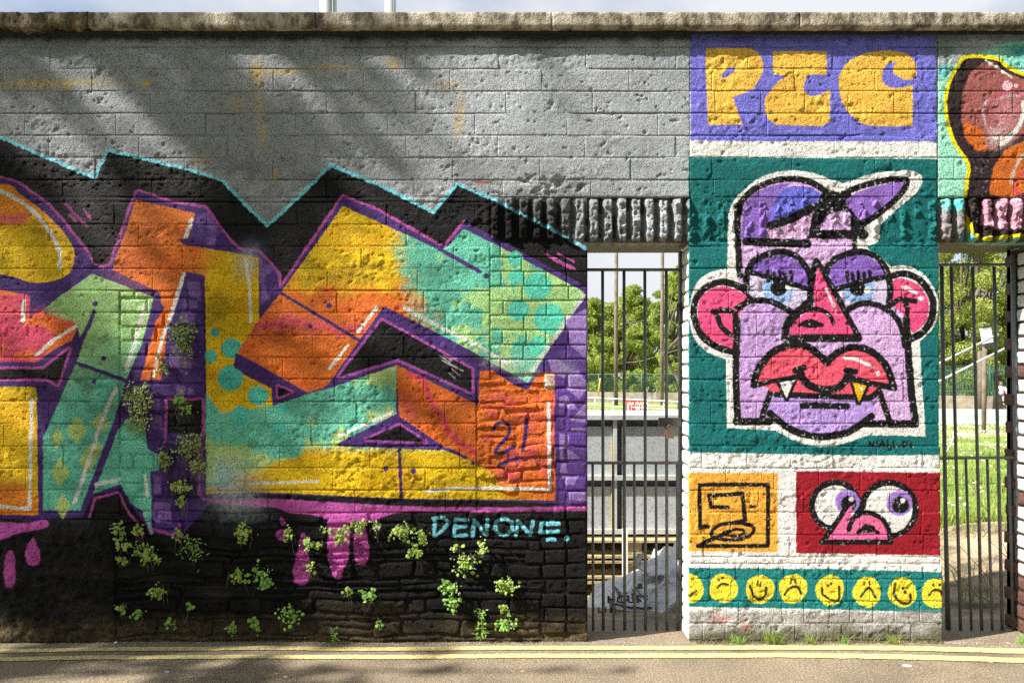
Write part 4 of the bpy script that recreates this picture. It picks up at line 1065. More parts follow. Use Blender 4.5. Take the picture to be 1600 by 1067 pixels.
pl = at(1046, 676, DG - .04)
mb = MB(); mb.tube([pl + Vector((-.012, 0, .012)), pl + Vector((-.010, 0, .034)), pl + Vector((0, 0, .042)), pl + Vector((.010, 0, .034)), pl + Vector((.012, 0, .012))], .0035, 8)
for (dx, dz, w) in ((0, .004, .020), (0.002, -.012, .018)): mb.box(pl.x + dx - w, pl.x + dx + w, pl.y - .009, pl.y + .009, pl.z + dz - .014, pl.z + dz + .014, .001)
lk = mb.build('padlock', M_BRASS); tag(lk, 'brown padlock hanging from the lock box of the iron gate', 'padlock')
for zz in (.32, 1.62):
    mb = MB(); mb.tube([at(1061, 590, DG - .03) * 1.0 - Vector((0, 0, CAM_Z - zz + .045)), at(1061, 590, DG - .03) - Vector((0, 0, CAM_Z - zz - .045))], .012, 10); mb.build('hinge', M_LOCK, g1, True)
g2 = thing('iron_gate', 'grey iron gate leaning slightly in the right-hand gateway before the garden', 'gate', (0, 0, 0))
for xa, xb in ((1486, 1501), (1519.5, 1534), (1553, 1566)): bar(g2, 'bar', at(xa, 416, DG), at(xb, 987, DG), .0080)
for xa, xb in ((1475.5, 1484), (1509, 1518), (1542.5, 1550.5), (1576, 1583.5)): bar(g2, 'bar', at(xa, 717, DG), at(xb, 987, DG), .0068)
mb = MB(); a, b_ = at(1456, 413.5, DG), at(1586, 413, DG); mb.tube([a, b_], .0075, 6); mb.build('rail', M_IRON, g2)
mb = MB(); a, b_ = at(1460, 715.5, DG), at(1592, 714, DG); mb.tube([a, b_], .0075, 6); mb.build('rail', M_IRON, g2)
bar(g2, 'stile', at(1583, 398, DG), at(1592.5, 990, DG), .0125, M_STILE)
bar(g2, 'stile', at(1471, 412, DG + .01), at(1480.5, 989, DG + .01), .010)

# ------------------------------------------------------------------ ground behind the wall
def back_h(X, Y):
    t = np.clip((Y - .30) / 2.4, 0, 1); t = t * t * (3 - 2 * t)
    z = -.02 + t * -.48
    z = z + .66 * np.exp(-(((X - 3.75) / 1.15) ** 2 + ((Y - 2.25) / .95) ** 2))
    c = np.clip((X % 12) * 90, 0, 1198); r = np.clip((Y % 4) * 90, 0, 398)
    z = z + (samp2(RW, c, r) - .5) * .10 * np.clip(Y - .4, 0, 1) * (Y < 12)
    return z
def soil_mat():
    m, n, l, b = new_mat('sandy_soil'); pos = geo_pos(n)
    t = noise_node(n, l, pos, 3.5, 6, .65); r = ramp(n, l, t.outputs['Fac'], [(.38, (.10, .085, .05)), (.50, (.36, .27, .17)), (.66, (.50, .40, .27))])
    sep = n.new('ShaderNodeSeparateXYZ'); l.new(pos, sep.inputs[0])
    l.new(r.outputs['Color'], b.inputs['Base Color']); t2 = noise_node(n, l, pos, 45, 5)
    l.new(bump(n, l, t2.outputs['Fac'], .03), b.inputs['Normal']); b.inputs['Roughness'].default_value = .95
    return m
grid_obj('soil', -14, 16, .36, 6.2, 320, 90, back_h, soil_mat())
def field_mat():
    m, n, l, b = new_mat('pitch_grass'); pos = geo_pos(n)
    t = noise_node(n, l, pos, 1.6, 6, .7); r = ramp(n, l, t.outputs['Fac'], [(.35, (.11, .19, .022)), (.5, (.20, .30, .045)), (.66, (.30, .38, .08))])
    w = n.new('ShaderNodeTexNoise'); w.inputs['Scale'].default_value = .22; w.inputs['Detail'].default_value = 3; l.new(pos, w.inputs['Vector'])
    mp = n.new('ShaderNodeMapping'); mp.inputs['Scale'].default_value = (.35, 1.1, 1); l.new(pos, mp.inputs['Vector']); l.new(mp.outputs[0], w.inputs['Vector'])
    w2 = ramp(n, l, w.outputs['Fac'], [(.51, 0.0), (.56, 1.0)])
    mx = n.new('ShaderNodeMixRGB'); mx.inputs['Color2'].default_value = (.50, .42, .26, 1); l.new(w2.outputs['Color'], mx.inputs['Fac']); l.new(r.outputs['Color'], mx.inputs['Color1'])
    l.new(mx.outputs['Color'], b.inputs['Base Color']); t2 = noise_node(n, l, pos, 30, 4)
    l.new(bump(n, l, t2.outputs['Fac'], .04), b.inputs['Normal']); b.inputs['Roughness'].default_value = .95
    return m
M_FIELD = field_mat()
grid_obj('field', -60, 90, 6.2, 140, 80, 80, lambda X, Y: back_h(X, Y) * (Y < 12) + (-.5) * (Y >= 12), M_FIELD)
grid_obj('terrain', -900, 900, 140, 1500, 12, 12, lambda X, Y: X * 0 - .5, M_GRASS)
for sx in (-1, 1):
    a, b_ = sorted((sx * 60.0, sx * 900.0)); grid_obj('terrain', a, b_, -400, 140, 8, 8, lambda X, Y: X * 0 - .55, M_GRASS)
grid_obj('terrain', -60, 60, -400, -40, 6, 6, lambda X, Y: X * 0 - .05, M_GRASS)
M_PATH = simple_mat('gravel_path', (.42, .38, .30), (.55, .50, .42), 6, .95, .01, bscale=50)
pa, pb = at(900, 643, 40), at(1100, 643, 40)
grid_obj('path', -20, 12.5, 33.2, 35.4, 30, 4, lambda X, Y: X * 0 - .492, M_PATH)

# blades, daisies
def blades(name, n, sampler, h0, h1, w, mat, seed, lean=.35):
    r = np.random.RandomState(seed); V = []; T = []
    for i in range(n):
        x, y, z = sampler(r); h = r.uniform(h0, h1); a = r.uniform(0, 6.283); lx, ly = r.normal(0, lean) * h, r.normal(0, lean) * h
        dx, dy = math.cos(a) * w, math.sin(a) * w; c = len(V)
        V += [(x - dx, y - dy, z - .01), (x + dx, y + dy, z - .01), (x + dx * .6 + lx * .4, y + dy * .6 + ly * .4, z + h * .6), (x - dx * .6 + lx * .4, y - dy * .6 + ly * .4, z + h * .6), (x + lx, y + ly, z + h)]
        T += [(c, c + 1, c + 2), (c, c + 2, c + 3), (c + 3, c + 2, c + 4)]
    return link(name, np_mesh(name, V, None, False, T), mat)
def leaf_mat(name, c1, c2, scale=4, trans=.35, rough=.5, c3=None):
    m, n, l, b = new_mat(name); pos = geo_pos(n)
    t = noise_node(n, l, pos, scale, 5, .75)
    st = [(.32, c1), (.55, c2)] + ([(.72, c3)] if c3 else [])
    r = ramp(n, l, t.outputs['Fac'], st); l.new(r.outputs['Color'], b.inputs['Base Color']); b.inputs['Roughness'].default_value = rough
    tr = n.new('ShaderNodeBsdfTranslucent'); l.new(r.outputs['Color'], tr.inputs['Color'])
    mx = n.new('ShaderNodeMixShader'); mx.inputs['Fac'].default_value = trans
    out = n['Material Output'] if 'Material Output' in n else n.get('Material Output')
    l.new(b.outputs[0], mx.inputs[1]); l.new(tr.outputs[0], mx.inputs[2]); l.new(mx.outputs[0], out.inputs['Surface'])
    return m
M_BLADE = leaf_mat('grass_blade', (.12, .20, .03), (.30, .38, .07), 6)
def smp(r):
    D = 6.3 + 26 * r.rand() ** 1.6; px = r.uniform(1380, 1680); p = at(px, 700, D); return p.x, p.y, float(back_h(np.array([p.x]), np.array([p.y]))[0]) if p.y < 12 else -.5
o = blades('grass', 16000, smp, .05, .16, .006, M_BLADE, 5); tag(o, 'sunlit grass of the field beyond the right gate', 'grass', kind='stuff')
def smp(r):
    D = r.uniform(28, 46); px = r.uniform(880, 1110); p = at(px, 700, D); return p.x, p.y, -.5
o = blades('grass', 5000, smp, .05, .12, .012, M_BLADE, 6); tag(o, 'green pitch grass beyond the steel railing', 'grass', kind='stuff')
def smp(r):
    while True:
        x, y = r.uniform(2.6, 5.2), r.uniform(.7, 4.2)
        if r.rand() < .25 or (math.sin(x * 7 + 2) + math.sin(y * 5 + x) > .7): break
    return x, y, float(back_h(np.array([x]), np.array([y]))[0])
o = blades('weeds', 900, smp, .05, .22, .004, M_BLADE, 8, .5); tag(o, 'sparse weeds growing on the sand mound behind the right gate', 'weeds', kind='stuff')
M_DAISY = simple_mat('daisy_white', (.8, .8, .74), (.85, .85, .8), 5, .7)
r = np.random.RandomState(9); V = []; T = []
for i in range(2600):
    D = r.choice([r.uniform(20, 31), r.uniform(9, 20)], p=[.85, .15]); px = r.uniform(1380, 1700)
    if math.sin(px * .11 + D * 1.3) + math.sin(px * .05 - D) < .2 and D < 27: continue
    p = at(px, 700, D); s = .018; c = len(V); z = -.5 + .10
    V += [(p.x - s, p.y - s, z), (p.x + s, p.y - s, z), (p.x + s, p.y + s, z + .01), (p.x - s, p.y + s, z + .01)]; T += [(c, c + 1, c + 2), (c, c + 2, c + 3)]
tag(link('daisies', np_mesh('daisies', V, None, False, T), M_DAISY), 'white daisies scattered in the grass beyond the right gate', 'daisies', kind='stuff')
# dead stems in the shaded corner behind the right gate
M_STEM = simple_mat('dry_stem', (.30, .24, .17), (.45, .38, .28), 20, .8)
dw = MB(); r = random.Random(4)
for i in range(34):
    x, y = r.uniform(2.62, 3.5), r.uniform(.45, 1.2); z = float(back_h(np.array([x]), np.array([y]))[0])
    p = Vector((x, y, z)); d = Vector((r.uniform(-1, 1), r.uniform(-.4, .4), r.uniform(.1, 1.1))).normalized() * r.uniform(.12, .5)
    dw.tube([p, p + d * .5 + Vector((0, 0, .03)), p + d], [.003, .0025, .0012], 4)
tag(dw.build('dry_stems', M_STEM), 'tangle of thin dry stems on shaded soil behind the right gate', 'dead stems', kind='stuff')
M_BUSH = leaf_mat('weed_leaf', (.06, .12, .02), (.16, .25, .04), 12)

# ------------------------------------------------------------------ foliage helper
def leaf_cloud(n, centers, r, size, flat_=.6):
    """random small quads gathered round centres ((x,y,z,rad), ...)"""
    C_ = np.asarray(centers, dtype=np.float32); w = C_[:, 3] ** 2.0; idx = r.choice(len(C_), n, p=w / w.sum())
    d = r.normal(0, 1, (n, 3)); d /= np.linalg.norm(d, axis=1)[:, None]; rad = C_[idx, 3] * r.rand(n) ** .42
    P = C_[idx, :3] + d * rad[:, None] * np.array([1, 1, .75])
    a = r.normal(0, 1, (n, 3)); a /= np.linalg.norm(a, axis=1)[:, None]; b = np.cross(a, r.normal(0, 1, (n, 3))); b /= np.linalg.norm(b, axis=1)[:, None]
    s = (size * r.uniform(.6, 1.3, n))[:, None]
    V = np.stack([P - a * s, P + b * s * flat_ * .9, P + a * s, P - b * s * flat_ * .9], 1).reshape(-1, 3)
    return V, np.arange(4 * n).reshape(n, 4)
M_BARK = simple_mat('bark', (.09, .07, .05), (.18, .145, .11), 8, .9, .02, bscale=30)
M_L1 = leaf_mat('spring_leaves', (.15, .22, .035), (.36, .44, .08), .8, .45, c3=(.54, .58, .16))
M_L2 = leaf_mat('olive_leaves', (.18, .23, .04), (.40, .45, .10), 1.6, .45, c3=(.58, .52, .24))
def tree(label, x, y, zb, h, cr, n, size, mat, seed, group=None, ncl=40, low=.25, name='tree'):
    r = np.random.RandomState(seed); t = thing(name, label, 'tree', (x, y, zb), group)
    mb = MB(); top = h * .8
    pts = [Vector((r.normal(0, .02) * h * k, r.normal(0, .02) * h * k, top * k / 4)) for k in range(5)]; pts[0] = Vector((0, 0, 0))
    mb.tube(pts, [h * .022 * (1 - .19 * k) for k in range(5)], 8)
    cents = []
    for i in range(ncl):
        f = low + (1 - low) * r.rand(); prof = math.sin(math.pi * min(1, max(0.05, (f - low) / (1 - low) * .80 + .18))) ** .6
        ang = r.uniform(0, 6.283); rr = cr * prof * r.rand() ** .5
        cents.append((rr * math.cos(ang), rr * math.sin(ang), h * f, cr * r.uniform(.12, .32)))
        if i % 3 == 0:
            b0 = pts[min(3, int(f * 3.4))]; e = Vector(cents[-1][:3]); mb.tube([b0, (b0 + e) / 2 + Vector((0, 0, .05 * h)), e], [h * .008, h * .005, h * .0015], 5)
    mb.build('trunk', M_BARK, t, smooth=True)
    V, Q = leaf_cloud(n, cents, r, size)
    link('crown', np_mesh('crown', V, Q, False), mat, t); return t
# trees beyond the field: [px, D, height above viewpoint mark]
def far_tree(label, px, D, top_py, crpx, n, mat, seed, name='tree', low=.06, size=None, ncl=110):
    p = at(px, 590, D); top = at(px, top_py, D).z
    return tree(label, p.x, p.y, -.5, top + .5, crpx / 1248 * D, int(n * 3.4), size or D * .00155, mat, seed, ncl=ncl, low=low, name=name)
far_tree('tall pale green tree filling the gap left of the first gate bars', 925, 72, 470, 46, 9000, M_L1, 1)
far_tree('broad bright green tree seen between the two wooden poles', 985, 70, 452, 44, 10000, M_L1, 2)
far_tree('tall bright green tree right behind the right wooden pole', 1052, 68, 428, 40, 10000, M_L1, 3)
far_tree('lower dark green tree filling in behind the green mesh fence', 945, 82, 480, 60, 9000, M_L1, 4)
far_tree('bushy tree low behind the mesh fence near the right gate post', 1015, 80, 475, 60, 9000, M_L1, 5)
sp_ = far_tree('thin sprig of a young tree rising highest beside the right post of the first gate', 1062, 40, 412, 14, 700, M_L1, 6, name='young_tree', low=.7, size=.09, ncl=10)
far_tree('big olive green tree filling the upper part of the right gateway', 1512, 50, 330, 74, 15000, M_L2, 7)
far_tree('tall mixed green tree at the right edge behind the right gate', 1590, 54, 310, 80, 15000, M_L2, 8)
far_tree('leafy green tree at the left edge of the right gateway view', 1450, 56, 350, 70, 13000, M_L1, 9)
far_tree('shrubby tree low behind the palisade fence', 1535, 57, 470, 66, 9000, M_L1, 10)
far_tree('tree beyond the field hidden from the front by the pier', 1240, 66, 420, 90, 5000, M_L1, 11)
far_tree('tree beyond the field hidden by the lettered wall', 700, 75, 440, 90, 5000, M_L1, 12)
tr_ = MB(); a, b_ = at(1532, 640, 45), at(1533, 548, 45); tr_.tube([a, (a + b_) / 2 + Vector((.1, 0, 0)), b_], [.30, .26, .18], 8)
t_ = thing('bare_trunk', 'thick brown tree trunk standing behind the palisade fence', 'tree', (0, 0, 0)); tr_.build('trunk', M_BARK, t_, True)

# ------------------------------------------------------------------ things beyond the first gate
M_WOOD = simple_mat('weathered_pole_wood', (.10, .078, .058), (.20, .165, .13), 3, .9, .01, bscale=40)
M_WIRE = simple_mat('wire', (.3, .3, .3), None, 5, .6)
for (px, w, pyb, lab) in ((962.5, 6.5, 632, 'slim brown wooden pole, the left of two beyond the first gate'), (1034.5, 6.0, 632, 'slim brown wooden pole nearest the right post of the first gate')):
    D = 52; p = at(px, 620, D); mb = MB(); rad = w / 2 / 1248 * D
    mb.tube([Vector((p.x, p.y, -.5)), Vector((p.x, p.y, 5)), Vector((p.x + .05, p.y, 13.5))], [rad, rad * .95, rad * .8], 8)
    t_ = thing('wooden_pole', lab, 'pole', (0, 0, 0)); mb.build('shaft', M_WOOD, t_, True)
    mb = MB(); mb.box(p.x - .4, p.x + .4, p.y - .06, p.y + .06, 12.6, 12.75); mb.build('crossarm', M_WOOD, t_)
mb = MB(); a = at(962, 506, 52); b_ = at(1060, 480, 52); mb.tube([a, (a * .6 + b_ * .4) + Vector((0, 0, -.25)), b_], .012, 5)
tag(mb.build('cable', M_WIRE), 'thin pale cable sagging between the wooden poles', 'cable')
M_MAST = simple_mat('galvanised_mast', (.42, .47, .47), (.52, .56, .55), 12, .5, metal=.2)
for (px, D, w, lab) in ((513, 10.0, 27, 'thick pale grey mast rising behind the coping, left of the two'), (610, 14.0, 19, 'slimmer pale mast rising behind the coping, right of the two')):
    p = at(px, 10, D); rad = w / 2 / 1248 * D; t_ = thing('lighting_mast', lab, 'mast', (p.x, p.y, -.5)); mb = MB()
    mb.tube([Vector((0, 0, 0)), Vector((0, 0, 6)), Vector((0, 0, 12))], [rad * 1.15, rad, rad * .8], 16); mb.build('shaft', M_MAST, t_, True)
    mb = MB(); mb.tube([Vector((rad * .72, -rad * .72, .5)), Vector((rad * .72, -rad * .72, 9))], .014, 6); mb.build('conduit', M_STILE, t_, True)
    mb = MB(); mb.box(-.8, .8, -.05, .05, 12.0, 12.1)
    mb.build('crossbar', M_MAST, t_)
    for sx in (-.6, 0, .6):
        mb = MB(); mb.box(sx - .2, sx + .2, -.25, -.05, 12.1, 12.4, .01); mb.build('floodlight_head', M_LOCK, t_)
mb = MB(); a = at(962, 568, 52); b_ = at(1062, 545, 52); mb.tube([a, (a * .6 + b_ * .4) + Vector((0, 0, -.2)), b_], .012, 5)
tag(mb.build('cable', M_WIRE), 'lower of two thin cables strung between the wooden poles', 'cable')
# mesh fence and palisade on a low concrete wall running obliquely
M_GFENCE = simple_mat('green_fence_paint', (.03, .10, .075), (.05, .14, .10), 5, .6)
M_CW = simple_mat('stained_concrete_wall', (.15, .12, .095), (.27, .235, .19), 2.2, .9, .01, bscale=30)
def fw(s): return Vector((4.0 + 24.0 * s, 56.5 - 15.0 * s, 0))             # s = 0 at left, 1 at right
lw = thing('low_concrete_wall', 'long low stained concrete wall along the far side of the field', 'wall', (0, 0, 0))
for i in range(8):
    a, b_ = fw(-.5 + i * .25), fw(-.5 + (i + 1) * .25 - .0015); mb = MB(); d = (b_ - a).normalized(); nrm = Vector((d.y, -d.x, 0)) * .12
    vs = [a - nrm, b_ - nrm, b_ + nrm, a + nrm]; mb.add([(v.x, v.y, -.55) for v in vs] + [(v.x, v.y, .26) for v in vs], [(0, 3, 2, 1), (4, 5, 6, 7), (0, 1, 5, 4), (1, 2, 6, 5), (2, 3, 7, 6), (3, 0, 4, 7)])
    mb.build('wall_panel', M_CW, lw)
p = fw(.93); mb = MB(); q = at(1549, 628, 44.0); mb.tube([q + Vector((0, -.02, 0)), q + Vector((0, .04, 0))], .075, 12); 
fn = thing('mesh_fence', 'green mesh fence with posts standing on the low concrete wall, left stretch', 'fence', (0, 0, 0))
mb = MB(); mw = MB()
for i in range(0, 60):
    a = fw(-.5 + i * .02); 
    if i % 6 == 0: bar(fn, 'post', Vector((a.x, a.y, .25)), Vector((a.x, a.y, 1.62)), .05, M_GFENCE, 6)
for k in range(160):
    a = fw(-.5 + k * .0075); mb.tube([(a.x, a.y, .28), (a.x, a.y, 1.5)], .012, 3)
for z in np.linspace(.3, 1.5, 12): a, b_ = fw(-.5), fw(.69); mb.tube([(a.x, a.y, z), (b_.x, b_.y, z)], .010, 3)
mb.build('mesh', M_GFENCE, fn, kind='stuff')
mb = MB(); a, b_ = fw(-.5), fw(.69); mb.tube([(a.x, a.y, 1.56), (b_.x, b_.y, 1.56)], .03, 5); mb.build('top_rail', M_GFENCE, fn)
pf = thing('palisade_fence', 'dark green palisade fence on the low concrete wall, right stretch', 'fence', (0, 0, 0))
mb = MB()
for k in range(150):
    a = fw(.72 + k * .004); mb.box(a.x - .022, a.x + .022, a.y - .01, a.y + .01, .30, 2.02 + (k % 2) * .03)
mb.build('picket', M_GFENCE, pf, kind='stuff')
for z in (.5, 1.72): mb = MB(); a, b_ = fw(.70), fw(1.34); mb.tube([(a.x, a.y + .04, z), (b_.x, b_.y + .04, z)], .035, 5); mb.build('rail', M_GFENCE, pf)
for k in range(8): a = fw(.72 + k * .085); bar(pf, 'post', Vector((a.x, a.y + .06, .25)), Vector((a.x, a.y + .06, 2.1)), .05, M_GFENCE, 6)
# yellow marker pole by the mesh fence
bar(thing('yellow_pole', 'thin yellow pole leaning against the green mesh fence', 'pole', (0, 0, 0)), 'shaft', at(935, 618, 55), at(938, 590, 55), .05, simple_mat('yellow_paint', (.55, .36, .03), None, 5, .5), 6)
# railing round the pitch
M_RAIL = simple_mat('galvanised_rail', (.50, .52, .52), (.62, .64, .64), 5, .4, metal=.1)
rl = thing('pitch_railing', 'pale galvanised tube railing round the pitch beyond the first gate', 'railing', (0, 0, 0))
def rp(px, py, base=False):
    D = 40 - (px - 918) / 146 * 6; q = at(px, py, D); 
    if base: q.z = -.5
    return q
mb = MB(); mb.tube([rp(840, 616.5), rp(918, 620.5), rp(1064, 627), rp(1160, 632)], .030, 6); mb.build('top_tube', M_RAIL, rl, True)
mb = MB(); mb.tube([rp(840, 628), rp(918, 631.5), rp(1064, 640), rp(1160, 645)], .018, 6); mb.build('lower_tube', M_RAIL, rl, True)
for px in (860, 896, 930, 958.5, 1012.5, 1037, 1061.5, 1090, 1120):
    q = rp(px, 621 + (px - 918) * .045); b0 = Vector((q.x, q.y, -.5)); bar(rl, 'post', b0, q, .032, M_RAIL, 6)
# the red sign
M_SIGN = simple_mat('red_sign', (.60, .045, .035), (.66, .06, .05), 4, .5); M_SW = simple_mat('white_letters', (.82, .82, .82), (.85, .85, .85), 5, .6)
sgn = thing('red_banner_sign', 'red rectangular sign lettered UCC SPORT tied to the pitch railing', 'sign', (0, 0, 0))
Ds = 37.0; a, b_ = at(976, 649, Ds), at(1013.5, 624.5, Ds)
mb = MB(); mb.box(a.x, b_.x, a.y - .02, a.y + .02, a.z, b_.z); mb.build('panel', M_SIGN, sgn)
def text_obj(name, body, x, y, z, size, sx, mat, parent, rot=(math.radians(90), 0, 0), ext=.004, align='LEFT', space=1.0):
    cu = bpy.data.curves.new(name, 'FONT'); cu.body = body; cu.size = size; cu.extrude = ext; cu.align_x = align; cu.space_character = space; cu.resolution_u = 3; cu.offset = .02 if size > .5 else .0012
    tmp = bpy.data.objects.new('tmp', cu); C.objects.link(tmp); bpy.context.view_layer.update()
    me = bpy.data.meshes.new_from_object(tmp.evaluated_get(bpy.context.evaluated_depsgraph_get())); bpy.data.objects.remove(tmp); me.name = name; me.materials.clear()
    o = link(name, me, mat, parent, 'stuff'); o.location = (x, y, z); o.rotation_euler = rot; o.scale = (sx, 1, 1); return o
text_obj('lettering', 'UCC SPORT', a.x + .03, a.y - .03, a.z + .08, .80, .235, M_SW, sgn)
# galvanised panelled cabinet close behind the gate
def galv():
    m, n, l, b = new_mat('galvanised_sheet'); pos = geo_pos(n)
    v = n.new('ShaderNodeTexVoronoi'); v.inputs['Scale'].default_value = 90; l.new(pos, v.inputs['Vector'])
    t = noise_node(n, l, pos, 120, 3); t2 = noise_node(n, l, pos, 3, 4)
    sep = n.new('ShaderNodeSeparateColor'); l.new(v.outputs['Color'], sep.inputs[0])
    ad = n.new('ShaderNodeMath'); ad.operation = 'ADD'; l.new(sep.outputs[0], ad.inputs[0]); l.new(t.outputs['Fac'], ad.inputs[1])
    r = ramp(n, l, ad.outputs[0], [(.35, (.30, .32, .335)), (1.0, (.50, .53, .55))])
    mx = n.new('ShaderNodeMixRGB'); mx.blend_type = 'MULTIPLY'; mx.inputs['Fac'].default_value = 1; r2 = ramp(n, l, t2.outputs['Fac'], [(.3, .8), (.7, 1.1)])
    l.new(r.outputs['Color'], mx.inputs['Color1']); l.new(r2.outputs['Color'], mx.inputs['Color2']); l.new(mx.outputs['Color'], b.inputs['Base Color'])
    b.inputs['Roughness'].default_value = .5; b.inputs['Metallic'].default_value = .25; return m
M_GALV = galv(); M_FRAME = simple_mat('pale_steel_angle', (.42, .43, .42), (.55, .56, .54), 8, .5, .002, metal=.1); M_DK = simple_mat('shadow_gap_steel', (.07, .08, .09), (.10, .115, .125), 8, .6)
bx = thing('steel_cabinet', 'grey galvanised panelled steel cabinet behind the first gate', 'cabinet', (0, 0, 0))
DC = 6.5; yC = DC - 3.9
def cbox(nm, px0, px1, py0, py1, yo, mat, dep=.03):
    a, b_ = at(px0, py1, DC), at(px1, py0, DC); mb = MB(); mb.box(a.x, b_.x, yC + yo, yC + yo + dep, a.z, b_.z); return mb.build(nm, mat, bx)
cbox('body', 846, 1166, 653, 832, .05, M_DK, .9)
for (a, b_) in ((848, 957), (972, 1066), (1078, 1164)):
    cbox('panel', a, b_, 666, 742, .02, M_GALV, .025); cbox('panel', a, b_, 760, 826, .02, M_GALV, .025)
for (a, b_) in ((842, 850), (958, 964), (1068, 1076), (1162, 1170)): cbox('upright', a, b_, 651, 834, -.004, M_FRAME, .045)
cbox('top_rim', 842, 1170, 648, 655, -.03, M_FRAME, .99); cbox('middle_rail', 842, 1170, 742, 749, -.03, M_FRAME, .055); cbox('bottom_rail', 842, 1170, 826, 833, -.02, M_FRAME, .05)
M_YST = simple_mat('yellow_stripe', (.45, .36, .06), None, 5, .6); cbox('yellow_edge', 955.2, 957.2, 690, 832, .010, M_YST, .006)
# stack of pallets it stands on
M_PAL = simple_mat('pallet_wood', (.30, .24, .12), (.50, .42, .24), 6, .9, .006, bscale=50)
yP = yC - .12
for j in range(3):
    z1 = .005 - j * .165; pt = thing('pallet', ('top pallet of the stack, directly under the steel cabinet', 'middle pallet of the stack under the steel cabinet', 'bottom pallet of the stack, standing on the soil')[j], 'pallet', (0, 0, 0), 'pallets stacked under the cabinet')
    for (zz, h) in ((z1 - .022, .020), (z1 - .145, .022)):
        for i in range(6):
            y = yP + i * .19; mb = MB(); mb.box(.25, 2.35, y + random.uniform(-.006, .006), y + .11, zz - h / 2, zz + h / 2, .002); mb.build('slat', M_PAL, pt)
    for xx in (.25, .92, 1.6, 2.2):
        mb = MB(); mb.box(xx, xx + .12, yP + .03, yP + 1.0, z1 - .132, z1 - .034, .002); mb.build('bearer', M_PAL, pt)
mb = MB(); a, b_ = at(973, 893, 6.0), at(981, 826, 6.0); mb.box(a.x, b_.x, 2.1, 2.13, a.z - .2, b_.z); tag(mb.build('white_batten', simple_mat('white_wood', (.7, .7, .68), None, 5, .6)), 'white upright batten leaning by the pallets behind the gate', 'batten')
# big woven sack
from mathutils import noise as mnoise
from mathutils.bvhtree import BVHTree
def sack():
    global SACK_BVH
    t = thing('bulk_sack', 'large slumped white woven bulk sack with dark printed lettering behind the gate', 'sack', (0, 0, 0))
    nu, nv = 150, 80; V = []; c = Vector((1.14, 1.10, -.20))
    def sp(x, e): return math.copysign(abs(x) ** e, x)
    rot = Matrix.Rotation(math.radians(-15), 3, 'Y')
    for j in range(nv + 1):
        th = -math.pi / 2 + math.pi * j / nv
        for i in range(nu):
            a = 2 * math.pi * i / nu
            d = Vector((sp(math.cos(th), .62) * sp(math.cos(a), .66), sp(math.cos(th), .62) * sp(math.sin(a), .62), sp(math.sin(th), .72)))
            p = Vector((d.x * .68, d.y * .48, d.z * .29))
            n1 = mnoise.fractal(p * 2.2 + Vector((3, 1, 0)), 1.0, 2.0, 2) * .05
            q = Vector((p.x * 4.5 + 2 * p.z, p.y * 5, p.z * 9 - 3 * p.x)); ridge_ = (1 - abs(mnoise.noise(q)) * 2.4)
            q2 = Vector((p.x * 11 - 6 * p.z, p.y * 12, p.z * 14)); r2 = 1 - abs(mnoise.noise(q2)) * 2.2
            up = max(0., d.z + .35)
            fr = 1 - .92 * max(0., min(1., (-d.y - .2) * 2)) * max(0., min(1., (.55 - d.z) * 3))
            p += d.normalized() * (n1 * (.3 + .7 * fr) + (.026 * ridge_ * (.35 + up) + .011 * r2 * (.3 + up)) * fr)
            if p.z > .05: p.z += .10 * math.exp(-((p.x - .10) / .18) ** 2) * (p.z - .05) / .2
            V.append(c + rot @ p)
    I = np.arange((nv + 1) * nu).reshape(nv + 1, nu); Q = []
    for j in range(nv):
        for i in range(nu): Q.append((I[j, i], I[j, (i + 1) % nu], I[j + 1, (i + 1) % nu], I[j + 1, i]))
    me = np_mesh('body', V, Q); link('body', me, M_SACK, t)
    SACK_BVH = BVHTree.FromPolygons([tuple(v) for v in V], [tuple(int(k) for k in q) for q in Q])
    return t
def drape(o):
    """lay a printed shape onto the front of the sack"""
    M = Matrix.LocRotScale(o.location, o.rotation_euler, o.scale); me = o.data; me.transform(M); o.location = (0, 0, 0); o.rotation_euler = (0, 0, 0); o.scale = (1, 1, 1)
    y0 = min(v.co.y for v in me.vertices)
    for v in me.vertices:
        h = SACK_BVH.ray_cast(Vector((v.co.x, -1, v.co.z)), Vector((0, 1, 0)))
        if h[0] is not None: v.co.y = h[0].y - .004 + (v.co.y - y0) * .5
    me.update(); return o
def sackmat():
    m, n, l, b = new_mat('woven_white_plastic'); pos = geo_pos(n)
    t = noise_node(n, l, pos, 5, 4); r = ramp(n, l, t.outputs['Fac'], [(.3, (.56, .57, .56)), (.7, (.76, .77, .78))]); l.new(r.outputs['Color'], b.inputs['Base Color'])
    t2 = noise_node(n, l, pos, 14, 3); l.new(bump(n, l, t2.outputs['Fac'], .05), b.inputs['Normal']); b.inputs['Roughness'].default_value = .45; return m
M_SACK = sackmat(); M_INK = simple_mat('black_print', (.02, .02, .022), None, 5, .6); M_SG = simple_mat('green_print', (.02, .16, .05), None, 5, .6); M_TAN = simple_mat('tan_strap', (.30, .26, .20), (.42, .37, .30), 20, .8, .004)
sk = sack()
